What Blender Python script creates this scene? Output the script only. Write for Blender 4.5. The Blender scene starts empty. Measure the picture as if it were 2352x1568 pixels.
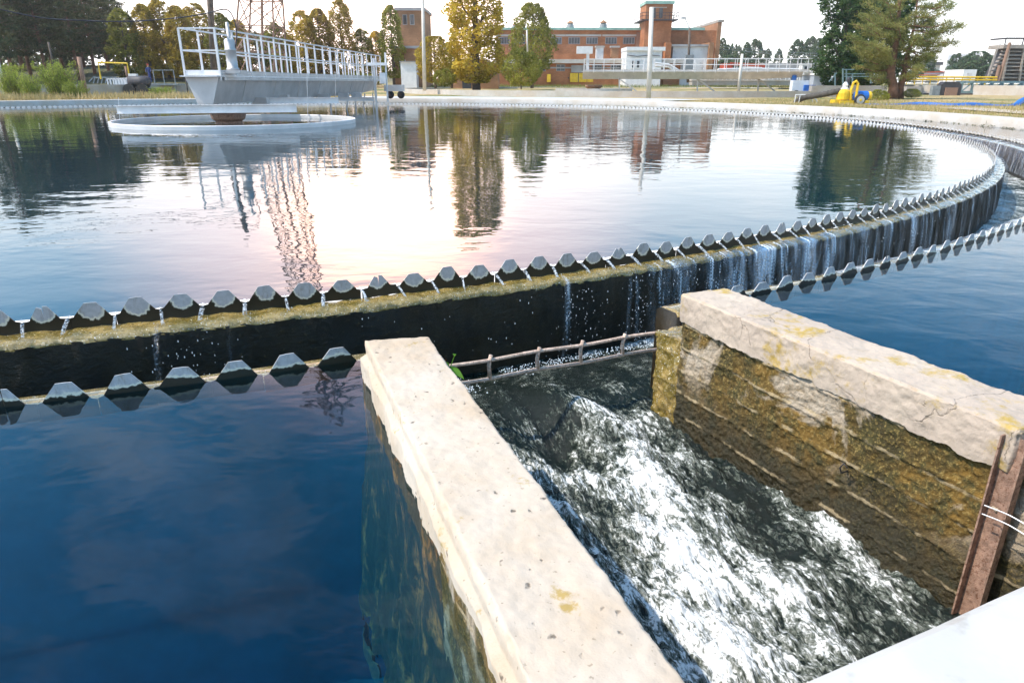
import bpy, bmesh, math, random
import numpy as np
from mathutils import Vector, Matrix, noise as mn
R = math.radians
rnd = random.Random(7)
SC = bpy.context.scene
COL = SC.collection
# ------------------------------------------------------------------ camera
CH = 1.24; CF = 1592.0; CT = R(20.51); CR = R(0.08)
cam = bpy.data.cameras.new('camera'); camo = bpy.data.objects.new('camera', cam); COL.objects.link(camo)
cam.sensor_width = 36; cam.lens = CF / 2352 * 36; cam.clip_start = 0.05; cam.clip_end = 3000
camo.location = (0, 0, CH)
camo.rotation_euler = (Matrix.Rotation(math.pi/2 - CT, 3, 'X') @ Matrix.Rotation(CR, 3, 'Z')).to_euler()
SC.camera = camo
def U(u, v, z=0.0, Y=None):
    "point seen at photo pixel (2352 wide) on the level z or in the plane Y"
    x = (u-1176)/CF; y = -(v-784)/CF
    c, s = math.cos(CR), math.sin(CR); x, y = c*x-s*y, s*x+c*y
    dy = math.cos(CT)+y*math.sin(CT); dz = -math.sin(CT)+y*math.cos(CT)
    t = (z-CH)/dz if Y is None else Y/dy
    return Vector((x*t, dy*t, CH+dz*t))
# ------------------------------------------------------------------ light
SUN_AZ, SUN_EL = R(-104), R(54)
W = bpy.data.worlds.new('World'); SC.world = W; W.use_nodes = True
wt = W.node_tree; wt.nodes.clear()
def wn(t, **k):
    n = wt.nodes.new(t)
    for a, b in k.items(): setattr(n, a, b)
    return n
sky = wn('ShaderNodeTexSky', sky_type='NISHITA', sun_disc=False, sun_elevation=SUN_EL, sun_rotation=SUN_AZ, air_density=1.0, dust_density=.8, ozone_density=2.5)
hsv = wn('ShaderNodeHueSaturation'); hsv.inputs['Hue'].default_value = .483; hsv.inputs['Saturation'].default_value = 1.4; hsv.inputs['Value'].default_value = 1.55; wt.links.new(sky.outputs[0], hsv.inputs['Color'])
tc = wn('ShaderNodeTexCoord'); mp = wn('ShaderNodeMapping'); mp.inputs['Scale'].default_value = (1.2, 2.6, 3.0); mp.inputs['Rotation'].default_value = (0, 0, .5)
nz = wn('ShaderNodeTexNoise'); nz.inputs['Scale'].default_value = 2.3; nz.inputs['Detail'].default_value = 9; nz.inputs['Roughness'].default_value = .62; nz.inputs['Distortion'].default_value = .5
rp = wn('ShaderNodeMapRange'); rp.inputs['From Min'].default_value = .50; rp.inputs['From Max'].default_value = .82; rp.inputs['To Max'].default_value = .55; rp.clamp = True
mx = wn('ShaderNodeMix', data_type='RGBA'); mx.inputs[7].default_value = (9, 9.3, 9.8, 1)
wt.links.new(tc.outputs['Generated'], mp.inputs[0]); wt.links.new(mp.outputs[0], nz.inputs[0]); wt.links.new(nz.outputs[0], rp.inputs[0])
wt.links.new(rp.outputs[0], mx.inputs[0]); wt.links.new(hsv.outputs[0], mx.inputs[6])
# added warm sky glow ahead to the left, standing in for flare; hazy white horizon
GD = U(860, -10, Y=100) - Vector((0, 0, CH)); GD.normalize()
vd = wn('ShaderNodeVectorMath', operation='DOT_PRODUCT'); vd.inputs[1].default_value = GD
vnn = wn('ShaderNodeVectorMath', operation='NORMALIZE'); wt.links.new(tc.outputs['Generated'], vnn.inputs[0]); wt.links.new(vnn.outputs[0], vd.inputs[0])
g1 = wn('ShaderNodeMapRange', interpolation_type='SMOOTHERSTEP'); g1.inputs['From Min'].default_value = .90; g1.inputs['From Max'].default_value = 1.0
wt.links.new(vd.outputs['Value'], g1.inputs[0])
ma = wn('ShaderNodeMix', data_type='RGBA', blend_type='ADD'); ma.inputs[7].default_value = (15, 8.0, 5.2, 1)
wt.links.new(g1.outputs[0], ma.inputs[0]); wt.links.new(mx.outputs[2], ma.inputs[6])
g2 = wn('ShaderNodeMapRange', interpolation_type='SMOOTHERSTEP'); g2.inputs['From Min'].default_value = .975; g2.inputs['From Max'].default_value = 1.0
wt.links.new(vd.outputs['Value'], g2.inputs[0])
mb2 = wn('ShaderNodeMix', data_type='RGBA', blend_type='ADD'); mb2.inputs[7].default_value = (40, 18, 7, 1)
wt.links.new(g2.outputs[0], mb2.inputs[0]); wt.links.new(ma.outputs[2], mb2.inputs[6])
sx = wn('ShaderNodeSeparateXYZ'); wt.links.new(vnn.outputs[0], sx.inputs[0])
hz = wn('ShaderNodeMapRange', interpolation_type='SMOOTHERSTEP'); hz.inputs['From Min'].default_value = 0; hz.inputs['From Max'].default_value = .36; hz.inputs['To Min'].default_value = .9; hz.inputs['To Max'].default_value = 0
wt.links.new(sx.outputs[2], hz.inputs[0])
mh = wn('ShaderNodeMix', data_type='RGBA'); mh.inputs[7].default_value = (11.8, 11.7, 11.8, 1)
wt.links.new(hz.outputs[0], mh.inputs[0]); wt.links.new(mb2.outputs[2], mh.inputs[6])
bg = wn('ShaderNodeBackground'); bg.inputs[1].default_value = 0.13
wo = wn('ShaderNodeOutputWorld'); wt.links.new(mh.outputs[2], bg.inputs[0]); wt.links.new(bg.outputs[0], wo.inputs[0])
sl = bpy.data.lights.new('sun', 'SUN'); sl.energy = 3.6; sl.angle = R(.53); sl.color = (1, .93, .82)
so = bpy.data.objects.new('sun', sl); COL.objects.link(so)
SD = Vector((math.sin(SUN_AZ)*math.cos(SUN_EL), math.cos(SUN_AZ)*math.cos(SUN_EL), math.sin(SUN_EL)))
so.rotation_euler = SD.to_track_quat('Z', 'Y').to_euler()
SC.view_settings.view_transform = 'Standard'; SC.view_settings.look = 'None'; SC.view_settings.gamma = 1
SC.view_settings.exposure = 0.6
# ------------------------------------------------------------------ materials
class T:
    def __init__(s, name):
        s.m = bpy.data.materials.new(name); s.m.use_nodes = True; s.t = s.m.node_tree; s.t.nodes.clear()
        s.out = s.t.nodes.new('ShaderNodeOutputMaterial')
    def n(s, typ, ins=None, **k):
        nd = s.t.nodes.new('ShaderNode'+typ)
        for a, b in k.items(): setattr(nd, a, b)
        for key, val in (ins or {}).items():
            sk = nd.inputs[key]
            if isinstance(val, bpy.types.NodeSocket): s.t.links.new(val, sk)
            elif isinstance(val, bpy.types.Node): s.t.links.new(val.outputs[0], sk)
            else: sk.default_value = val
        return nd
    def noise(s, vec, scale, detail=5, rough=.55, dist=0): return s.n('TexNoise', {'Vector': vec, 'Scale': scale, 'Detail': detail, 'Roughness': rough, 'Distortion': dist}).outputs[0]
    def rng(s, x, a, b, c=0., d=1.): return s.n('MapRange', {0: x, 1: a, 2: b, 3: c, 4: d}, interpolation_type='SMOOTHSTEP').outputs[0]
    def mix(s, f, a, b):
        if isinstance(a, tuple) and len(a) == 3: a = a+(1,)
        if isinstance(b, tuple) and len(b) == 3: b = b+(1,)
        return s.n('Mix', {0: f, 6: a, 7: b}, data_type='RGBA').outputs[2]
    def mth(s, op, a, b=0., c=0.): return s.n('Math', {0: a, 1: b, 2: c}, operation=op).outputs[0]
    def mapv(s, vec, sc=(1, 1, 1), loc=(0, 0, 0), rot=(0, 0, 0)): return s.n('Mapping', {0: vec, 1: loc, 2: rot, 3: sc}).outputs[0]
    def pos(s): return s.n('NewGeometry').outputs['Position']
    def obj(s): return s.n('TexCoord').outputs['Object']
    def bump(s, h, st=.3, dist=.01, nrm=None):
        i = {'Height': h, 'Strength': st, 'Distance': dist}
        if nrm: i['Normal'] = nrm
        return s.n('Bump', i).outputs[0]
    def pbr(s, col, rough=.8, nrm=None, **k):
        if isinstance(col, tuple) and len(col) == 3: col = col+(1,)
        i = {'Base Color': col, 'Roughness': rough}
        if nrm: i['Normal'] = nrm
        i.update({a.replace('_', ' '): b for a, b in k.items()})
        return s.n('BsdfPrincipled', i).outputs[0]
    def end(s, sh, vol=None):
        s.t.links.new(sh, s.out.inputs[0])
        if vol: s.t.links.new(vol, s.out.inputs[1])
        return s.m
def sm(name, c, rough=.7, var=.25, scale=3., bump=.2, bscale=40., metal=0., dirt=None, bd=.004, obj=False):
    "plain material with mottling, fine bump and optional dirt patches"
    t = T(name); p = t.obj() if obj else t.pos()
    n1 = t.noise(p, scale, 6, .6); n2 = t.noise(p, bscale, 4)
    f = t.rng(n1, .3, .7)
    col = t.mix(f, tuple(x*(1-var) for x in c), tuple(min(1, x*(1+var)) for x in c))
    if dirt: col = t.mix(t.rng(t.noise(p, scale*2.7, 8, .7), .5, .68), col, dirt)
    return t.end(t.pbr(col, rough, t.bump(n2, bump, bd), Metallic=metal))
M = {}
M['galv'] = sm('galvanised_steel', (.54, .51, .49), .5, .12, 1.5, .1, 30, .35)
M['galv_rail'] = sm('galvanised_rail', (.76, .73, .71), .5, .1, 2, .05, 30, .2)
M['rust'] = sm('rusty_steel', (.33, .2, .14), .85, .35, 30, .6, 220, .1, (.12, .04, .015))
M['rust_light'] = sm('rusty_bar', (.62, .46, .36), .85, .3, 40, .8, 260, .1, (.2, .07, .03))
M['darkmetal'] = sm('dark_metal', (.05, .045, .05), .6, .3, 4)
M['greymetal'] = sm('grey_metal', (.22, .24, .25), .6, .2, 4)
M['tealmetal'] = sm('teal_painted_metal', (.16, .24, .24), .6, .2, 4)
M['white'] = sm('white_paint', (.74, .73, .72), .6, .08, 2, .1)
M['yellow'] = sm('yellow_paint', (.8, .5, .02), .5, .12, 3, .1)
M['redpaint'] = sm('red_paint', (.45, .06, .02), .6, .2, 3, .1)
M['blue'] = sm('blue_hose', (.02, .13, .45), .5, .2, 3, .2)
M['rubber'] = sm('black_rubber', (.02, .02, .02), .8, .2, 8)
M['hose'] = sm('dark_ribbed_hose', (.07, .06, .05), .8, .3, 4, .5, 20, bd=.03)
M['bark'] = sm('bark', (.12, .09, .07), .9, .35, 3, .7, 12, bd=.04)
M['pinebark'] = sm('pine_bark', (.2, .1, .06), .9, .4, 3, .7, 12, bd=.04)
M['wood'] = sm('weathered_wood', (.33, .28, .24), .9, .3, 4, .4, 20)
M['skin'] = sm('skin', (.45, .26, .18), .6, .05)
M['glass'] = sm('window_glass', (.05, .06, .07), .15, .3, .6, .02)
M['roofgrey'] = sm('roof_felt', (.35, .34, .34), .8, .2, .6)
M['greenroof'] = sm('green_roof_edge', (.25, .42, .35), .6, .2, 1)
M['plaster'] = sm('stained_plaster', (.62, .6, .59), .85, .15, .35, .2, 4, dirt=(.4, .38, .37))
M['polepaint'] = sm('pale_pole', (.66, .6, .53), .7, .12, 2, .1, 20)
def brick(name, c):
    t = T(name); p = t.pos()
    mpv = t.n('Mapping', {0: p, 2: (math.pi/2, 0, 0)}).outputs[0]
    b = t.n('TexBrick', {'Vector': mpv, 'Color1': c+(1,), 'Color2': tuple(x*.72 for x in c)+(1,), 'Mortar': (.4, .27, .18, 1), 'Scale': 1.6, 'Mortar Size': .012, 'Bias': -.2, 'Brick Width': .5, 'Row Height': .17})
    n1 = t.noise(p, .5, 7, .65)
    col = t.mix(t.rng(n1, .35, .75), b.outputs[0], tuple(x*.55 for x in c))
    return t.end(t.pbr(col, .85, t.bump(t.noise(p, 5), .3, .02)))
M['brick'] = brick('orange_brick', (.5, .175, .06))
M['brick2'] = brick('brown_brick', (.42, .2, .09))
def conc(name, c, moss=0., pits=True, sc=1., dark=None, stain=(.5, .4, .3)):
    t = T(name); p = t.pos()
    a = t.noise(p, 2.2*sc, 8, .62); b = t.noise(p, 11*sc, 8, .65); c3 = t.noise(p, 90*sc, 5, .6)
    col = t.mix(t.rng(a, .35, .68), c, tuple(x*y for x, y in zip(c, (.86, .78, .68))))
    col = t.mix(t.rng(b, .48, .7, 0, .35), col, stain)
    sp = t.noise(t.mapv(p, loc=(3, 1, 7)), 60*sc, 2, .5)
    col = t.mix(t.rng(sp, .66, .74, 0, .55), col, (.2, .15, .1))
    h = t.mth('ADD', t.mth('MULTIPLY', c3, .5), b)
    if pits:
        vo = t.n('TexVoronoi', {'Vector': t.n('VectorMath', {0: p, 1: t.n('VectorMath', {0: t.n('TexNoise', {'Vector': p, 'Scale': 40.}).outputs[1], 3: .03}, operation='SCALE').outputs[0]}, operation='ADD').outputs[0], 'Scale': 17.*sc, 'Randomness': 1.})
        gate = t.rng(t.noise(t.mapv(p, loc=(9, 9, 9)), 9*sc, 3), .46, .56)
        pit = t.mth('MULTIPLY', t.rng(vo.outputs[0], .16, .06), gate)
        col = t.mix(t.mth('MULTIPLY', pit, .75), col, (.06, .045, .03))
        h = t.mth('SUBTRACT', h, t.mth('MULTIPLY', pit, 1.6))
    if moss:
        g = t.mth('MULTIPLY', t.rng(t.noise(t.mapv(p, loc=(4, 4, 1)), 6, 8, .7), .62-moss*.25, .7), .8)
        col = t.mix(g, col, (.36, .23, .035))
    return t.end(t.pbr(col, .85, t.bump(h, .5, .006), Specular_IOR_Level=.3))
M['conc_top'] = conc('sunbleached_concrete', (.57, .475, .38), moss=0.03)
M['conc_rim'] = conc('pale_rim_concrete', (.56, .52, .48), 0, False, .3, stain=(.42, .38, .34))
M['conc_grey'] = conc('grey_concrete', (.4, .38, .36), 0, False, .3, stain=(.25, .23, .2))
def platform_mat():
    t = T('white_painted_concrete'); p = t.pos()
    a = t.noise(p, 3, 6); b = t.noise(p, 30, 5)
    col = t.mix(t.rng(a, .4, .7), (.56, .53, .49), (.49, .46, .42))
    col = t.mix(t.rng(t.noise(p, 9, 5), .60, .70, 0, .6), col, (.34, .3, .26))
    return t.end(t.pbr(col, .7, t.bump(b, .3, .004)))
M['platform'] = platform_mat()
def mossface():
    "channel face of the right wall: olive and ochre growth over board marked concrete"
    t = T('mossy_wet_concrete'); p = t.pos()
    z = t.n('SeparateXYZ', {0: p}).outputs[2]
    pv = t.mapv(p, (1, 1, .7))
    a = t.noise(pv, 2.6, 8, .66, .3); b = t.noise(p, 14, 8, .7); c = t.noise(p, 75, 6, .65)
    grow = t.mix(t.rng(a, .38, .64), (.045, .033, .007), (.23, .125, .018))
    grow = t.mix(t.rng(b, .45, .62), grow, (.075, .06, .014))
    grow = t.mix(t.rng(c, .5, .68, 0, .8), grow, (.38, .26, .07))
    low = t.rng(z, -.22, -.56)
    grow = t.mix(t.mth('MULTIPLY', low, .85), grow, (.022, .02, .008))
    bare = t.mix(t.rng(b, .4, .7), (.52, .42, .31), (.4, .3, .2))
    bm_ = t.noise(t.mapv(p, (1, 1, 1), (7.3, 2.1, .6)), 2.1, 7, .62, .4)
    f = t.mth('ADD', t.rng(bm_, .515, .575), t.mth('MULTIPLY', t.rng(c, .6, .72), .25))
    f = t.mth('MULTIPLY', f, t.rng(z, -.45, -.2))
    col = t.mix(t.n('Clamp', {0: f}).outputs[0], grow, bare)
    ph = t.mth('FRACT', t.mth('ADD', t.mth('DIVIDE', t.mth('ADD', z, .9), .135), t.mth('MULTIPLY', t.mth('SUBTRACT', t.noise(p, 2., 2), .5), .3)))
    ln = t.mth('MULTIPLY', t.rng(t.mth('ABSOLUTE', t.mth('SUBTRACT', ph, .5)), .075, .03), t.rng(t.noise(t.mapv(p, loc=(2, 8, 1)), 7, 6), .46, .56))
    col = t.mix(t.mth('MULTIPLY', ln, .7), col, (.5, .38, .22))
    h = t.mth('ADD', t.mth('MULTIPLY', b, 1.0), t.mth('MULTIPLY', c, 1.1))
    return t.end(t.pbr(col, t.rng(z, -.6, -.3, .35, .8), t.bump(h, .9, .016)))
M['mossface'] = mossface()
def capmat():
    t = T('tan_capping_concrete'); p = t.pos()
    a = t.noise(p, 2.4, 8, .6); b = t.noise(p, 13, 8, .68); c = t.noise(p, 80, 5, .6)
    col = t.mix(t.rng(a, .35, .66), (.54, .43, .33), (.46, .36, .28))
    col = t.mix(t.rng(b, .5, .68, 0, .5), col, (.36, .28, .2))
    g = t.mth('MULTIPLY', t.rng(t.noise(t.mapv(p, loc=(1.4, 2, .3)), 2.3, 8, .7), .53, .62), t.rng(b, .38, .55))
    col = t.mix(t.mth('MULTIPLY', g, .85), col, (.42, .27, .03))
    vo = t.n('TexVoronoi', {'Vector': t.n('VectorMath', {0: p, 1: t.n('VectorMath', {0: t.n('TexNoise', {'Vector': p, 'Scale': 5., 'Detail': 6.}).outputs[1], 3: .22}, operation='SCALE').outputs[0]}, operation='ADD').outputs[0], 'Scale': 2.3}, feature='DISTANCE_TO_EDGE')
    cr = t.rng(vo.outputs[0], .006, .001)
    cr = t.mth('MULTIPLY', cr, t.rng(a, .5, .6)); col = t.mix(t.mth('MULTIPLY', cr, .5), col, (.12, .09, .05))
    h = t.mth('SUBTRACT', t.mth('ADD', b, t.mth('MULTIPLY', c, .5)), cr)
    return t.end(t.pbr(col, .88, t.bump(h, .7, .008)))
M['cap'] = capmat()
def launder_mat():
    t = T('black_algae_wall'); p = t.pos()
    a = t.noise(p, 3, 8, .7); b = t.noise(t.mapv(p, (1, 1, 1.6)), 22, 9, .72)
    col = t.mix(t.rng(a, .4, .7), (.012, .009, .004), (.035, .022, .007))
    col = t.mix(t.rng(b, .56, .72, 0, .8), col, (.10, .065, .02))
    return t.end(t.pbr(col, .42, t.bump(b, 1., .012)))
M['launder'] = launder_mat()
def ledge_mat():
    t = T('yellow_mossy_wet_ledge'); p = t.pos()
    a = t.noise(p, 7, 8, .7); b = t.noise(p, 60, 7, .7)
    col = t.mix(t.rng(a, .38, .62), (.20, .135, .01), (.44, .29, .08))
    col = t.mix(t.rng(b, .5, .65, 0, .7), col, (.10, .07, .008)); col = t.mix(t.rng(t.noise(p, 110, 3, .6), .62, .68), col, (.9, .85, .65))  # last mix: pale specks painted as wet sparkle on the moss
    return t.end(t.pbr(col, .16, t.bump(b, 1., .012), Coat_Weight=1., Coat_Roughness=.05))
M['ledge'] = ledge_mat()
def tooth_mat(wet=True):
    "grey sheet metal, dark wet growth below a rounded tide line"
    t = T('weir_sheet' if wet else 'weir_sheet_outer'); o = t.obj()
    s = t.n('SeparateXYZ', {0: o}); y, z = s.outputs[1], s.outputs[2]
    n = t.noise(t.pos(), 45, 6, .6)
    if wet:
        d = t.mth('SQRT', t.mth('ADD', t.mth('MULTIPLY', y, y), t.mth('POWER', t.mth('SUBTRACT', z, .052), 2.)))
    else:
        d = t.mth('ADD', t.mth('MULTIPLY', t.mth('SUBTRACT', 0., z), 1.), .055)
    d = t.mth('ADD', d, t.mth('MULTIPLY', t.mth('SUBTRACT', n, .5), .04)); d = t.mth('ADD', d, t.mth('MULTIPLY', t.mth('SUBTRACT', t.noise(t.pos(), 4.3, 2), .5), .06))
    dry = t.mix(t.rng(n, .3, .7), (.38, .37, .37), (.48, .46, .46))
    halo = t.rng(d, .052, .066)
    dry = t.mix(t.rng(t.noise(t.mapv(t.pos(), (1, 1, .25)), 38, 6, .7), .5, .68, 0, .6), dry, (.24, .2, .14))
    col = t.mix(halo, dry, (.72, .66, .52))
    col = t.mix(t.rng(d, .066, .073), col, (.02, .015, .006))
    return t.end(t.pbr(col, .4, t.bump(n, .3, .003), Metallic=.0))
M['tooth'] = tooth_mat(); M['tooth_out'] = tooth_mat(False)
def water_mat(name, body, s1, st, far=None, rough=.015):
    t = T(name); p = t.pos()
    n1 = t.noise(t.mapv(p, (1, 1.5, 1), rot=(0, 0, .25)), s1, 3, .5, .2); n2 = t.noise(p, s1*5.5, 2, .5)
    big = t.noise(t.mapv(p, (1, 1, 1), (5, 3, 0)), .33, 3)
    amp = t.rng(big, .35, .68, .35, 1.)
    h = t.mth('MULTIPLY', t.mth('ADD', n1, t.mth('MULTIPLY', n2, .09)), amp)
    return t.end(t.pbr(body, rough, t.bump(h, 1., st), IOR=1.5, Specular_IOR_Level=.5))
M['water'] = water_mat('pool_water', (.004, .024, .036), 1.5, .0088)
M['water2'] = water_mat('far_pool_water', (.03, .05, .07), 1.2, .01)
def outer_water():
    t = T('clear_channel_water'); p = t.pos()
    n1 = t.noise(t.mapv(p, (1, 1.4, 1), rot=(0, 0, -.5)), 2.2, 3, .5, .3); n2 = t.noise(p, 14, 2)
    h = t.mth('ADD', n1, t.mth('MULTIPLY', n2, .03))
    nr = t.bump(h, 1., .005)
    gl = t.n('BsdfGlossy', {'Color': (1, 1, 1, 1), 'Roughness': .01, 'Normal': nr}).outputs[0]
    tr = t.n('BsdfTransparent', {'Color': (.86, .93, .93, 1)}).outputs[0]
    fr = t.n('Fresnel', {'IOR': 1.42, 'Normal': nr}).outputs[0]
    ab = t.n('VolumeAbsorption', {'Color': (.35, .78, .9, 1), 'Density': 1.25}).outputs[0]
    return t.end(t.n('MixShader', {0: fr, 1: tr, 2: gl}).outputs[0], ab)
M['water_out'] = outer_water()
def algae():
    t = T('underwater_algae'); p = t.pos()
    a = t.noise(t.mapv(p, (1, 1, .8)), 7, 9, .7, .4); b = t.noise(p, 40, 6)
    col = t.mix(t.rng(a, .50, .68), (.012, .016, .012), (.42, .17, .045))
    col = t.mix(t.rng(b, .45, .65, 0, .6), col, (.03, .04, .018))
    return t.end(t.pbr(col, .9, t.bump(a, .6, .02)))
M['algae'] = algae()
M['silt'] = sm('dark_silt', (.008, .15, .21), .9, .3, 2)
def torrent_mat():
    t = T('foaming_water'); uv = t.n('UVMap').outputs[0]
    at = t.n('Attribute', attribute_name='foam').outputs['Fac']
    n1 = t.noise(t.mapv(uv, (15, 52, 1)), 1., 7, .66, .7); n2 = t.noise(t.mapv(uv, (70, 170, 1)), 1., 5, .6, .4)
    n3 = t.noise(t.mapv(uv, (8, 16, 1)), 1., 5, .6, .6)
    k = t.mth('ADD', t.mth('ADD', t.mth('MULTIPLY', t.mth('SUBTRACT', n1, .5), 2.7), t.mth('MULTIPLY', t.mth('SUBTRACT', n2, .5), 1.5)), t.mth('MULTIPLY', t.mth('SUBTRACT', n3, .5), 1.0))
    x_ = t.mth('ADD', k, at); f = t.mth('MAXIMUM', t.rng(x_, .05, .75, 0., .42), t.rng(x_, .46, .88, 0., .95))
    h = t.mth('ADD', n1, t.mth('MULTIPLY', n2, .5))
    nr = t.bump(h, 1., .016)
    w = t.pbr((.006, .011, .008), .12, nr, IOR=1.34, Specular_IOR_Level=.6)
    foamc = t.mix(t.rng(x_, .35, .8), (.42, .46, .36), (.84, .84, .82))
    d = t.pbr(foamc, .45, t.bump(n2, .8, .012), Subsurface_Weight=0.)
    return t.end(t.n('MixShader', {0: f, 1: w, 2: d}).outputs[0])
M['torrent'] = torrent_mat()
def fall_mat():
    t = T('falling_water_sheet'); uv = t.n('UVMap').outputs[0]
    a = t.noise(t.mapv(uv, (7, 1.1, 1)), 1., 6, .6, .6); b = t.noise(t.mapv(uv, (26, 3, 1)), 1., 4, .6, .8)
    c = t.noise(t.mapv(uv, (2.2, 1.6, 1)), 1., 5, .7, .5)
    at = t.n('Attribute', attribute_name='dens').outputs['Fac']
    nr = t.bump(t.mth('ADD', a, t.mth('MULTIPLY', b, .5)), 1., .05)
    gl = t.n('BsdfGlossy', {'Color': (.9, .93, 1, 1), 'Roughness': .12, 'Normal': nr}).outputs[0]
    tr = t.n('BsdfTransparent', {'Color': (.93, .95, .96, 1)}).outputs[0]
    wh = t.n('BsdfDiffuse', {'Color': (.8, .84, .88, 1)}).outputs[0]
    str_ = t.mth('MULTIPLY', t.rng(t.mth('ADD', a, t.mth('MULTIPLY', b, .5)), .79, .93), at)
    film = t.mth('MULTIPLY', t.rng(c, .40, .60, .05, .6), t.mth('POWER', at, 2.))
    s = t.n('MixShader', {0: film, 1: tr, 2: gl}).outputs[0]
    return t.end(t.n('MixShader', {0: str_, 1: s, 2: wh}).outputs[0])
M['fall'] = fall_mat()
def jet_mat():
    t = T('notch_jet_water'); p = t.pos(); n = t.noise(p, 70, 4, .6)
    s = t.pbr((.75, .8, .85), .08, t.bump(n, 1., .01), IOR=1.33)
    tr = t.n('BsdfTransparent', {'Color': (1, 1, 1, 1)}).outputs[0]
    return t.end(t.n('MixShader', {0: t.rng(n, .44, .62, .06, .75), 1: tr, 2: s}).outputs[0])
M['jet'] = jet_mat()
M['drop'] = sm('water_drops', (.85, .9, .95), .05, .02)
def leaf(name, c1, c2, trans=.35):
    t = T(name); p = t.obj()
    r = t.n('ObjectInfo').outputs['Random']
    n = t.noise(t.n('VectorMath', {0: p, 1: r}, operation='ADD').outputs[0], .9, 4); n2 = t.noise(p, 9, 2)
    col = t.mix(t.rng(n, .35, .65), c1, c2); col = t.mix(t.rng(n2, .4, .7, 0, .5), col, tuple(x*1.35 for x in c2))
    col = t.n('HueSaturation', {'Color': col, 'Value': t.rng(r, 0., 1., .85, 1.15)}).outputs[0]
    a = t.pbr(col, .6, Specular_IOR_Level=.25); b = t.n('BsdfTranslucent', {'Color': col}).outputs[0]
    return t.end(t.n('MixShader', {0: trans, 1: a, 2: b}).outputs[0])
M['leaf_poplar'] = leaf('poplar_leaves', (.13, .15, .02), (.38, .36, .06), .42)
M['leaf_glare_tint'] = leaf('glare_tinted_leaves', (.25, .19, .02), (.62, .45, .06), .45)  # golden warmth of the glare painted into the leaf colour
M['leaf_pine'] = leaf('pine_needles', (.04, .06, .02), (.13, .13, .045), .2)
M['leaf_pine_hero'] = leaf('yellow_green_needles', (.09, .12, .03), (.26, .24, .07), .25)
M['leaf_dark'] = leaf('dark_leaves', (.025, .06, .02), (.09, .15, .045))
M['leaf_bush'] = leaf('feathery_leaves', (.18, .25, .03), (.45, .50, .09), .45)
M['leaf_far'] = leaf('distant_leaves', (.05, .09, .045), (.13, .18, .08), .2)
M['leaf_fresh'] = leaf('fresh_leaf', (.12, .28, .03), (.2, .42, .06), .5)
M['redmoss'] = leaf('red_moss', (.25, .09, .02), (.4, .13, .03), .3)
def ground_mat():
    t = T('dry_grass_ground'); p = t.pos()
    a = t.noise(p, .12, 8, .65); b = t.noise(p, 1.6, 8, .7); c = t.noise(p, 9, 5, .7)
    col = t.mix(t.rng(b, .4, .62), (.42, .28, .11), (.50, .38, .2))
    col = t.mix(t.rng(a, .45, .6), col, (.16, .17, .045))
    col = t.mix(t.rng(c, .48, .7, 0, .6), col, (.2, .17, .06))
    px = t.n('SeparateXYZ', {0: p}).outputs
    wood = t.mth('MULTIPLY', t.rng(px[0], -20, -36), t.rng(px[1], 66, 80)); col = t.mix(t.mth('MULTIPLY', wood, t.rng(b, .66, .5, .55, 1.)), col, (.055, .06, .018))
    return t.end(t.pbr(col, .95, t.bump(c, .8, .06)))
M['ground'] = ground_mat()
M['path'] = sm('sandy_path', (.5, .4, .3), .95, .12, .8)
M['asphalt'] = sm('pale_pavement', (.52, .5, .47), .9, .1, .6)
M['dryweed'] = leaf('dry_grass_blades', (.4, .3, .12), (.55, .42, .2), .3)
M['greenweed'] = leaf('green_grass_blades', (.14, .18, .04), (.3, .3, .08), .3)
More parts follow.
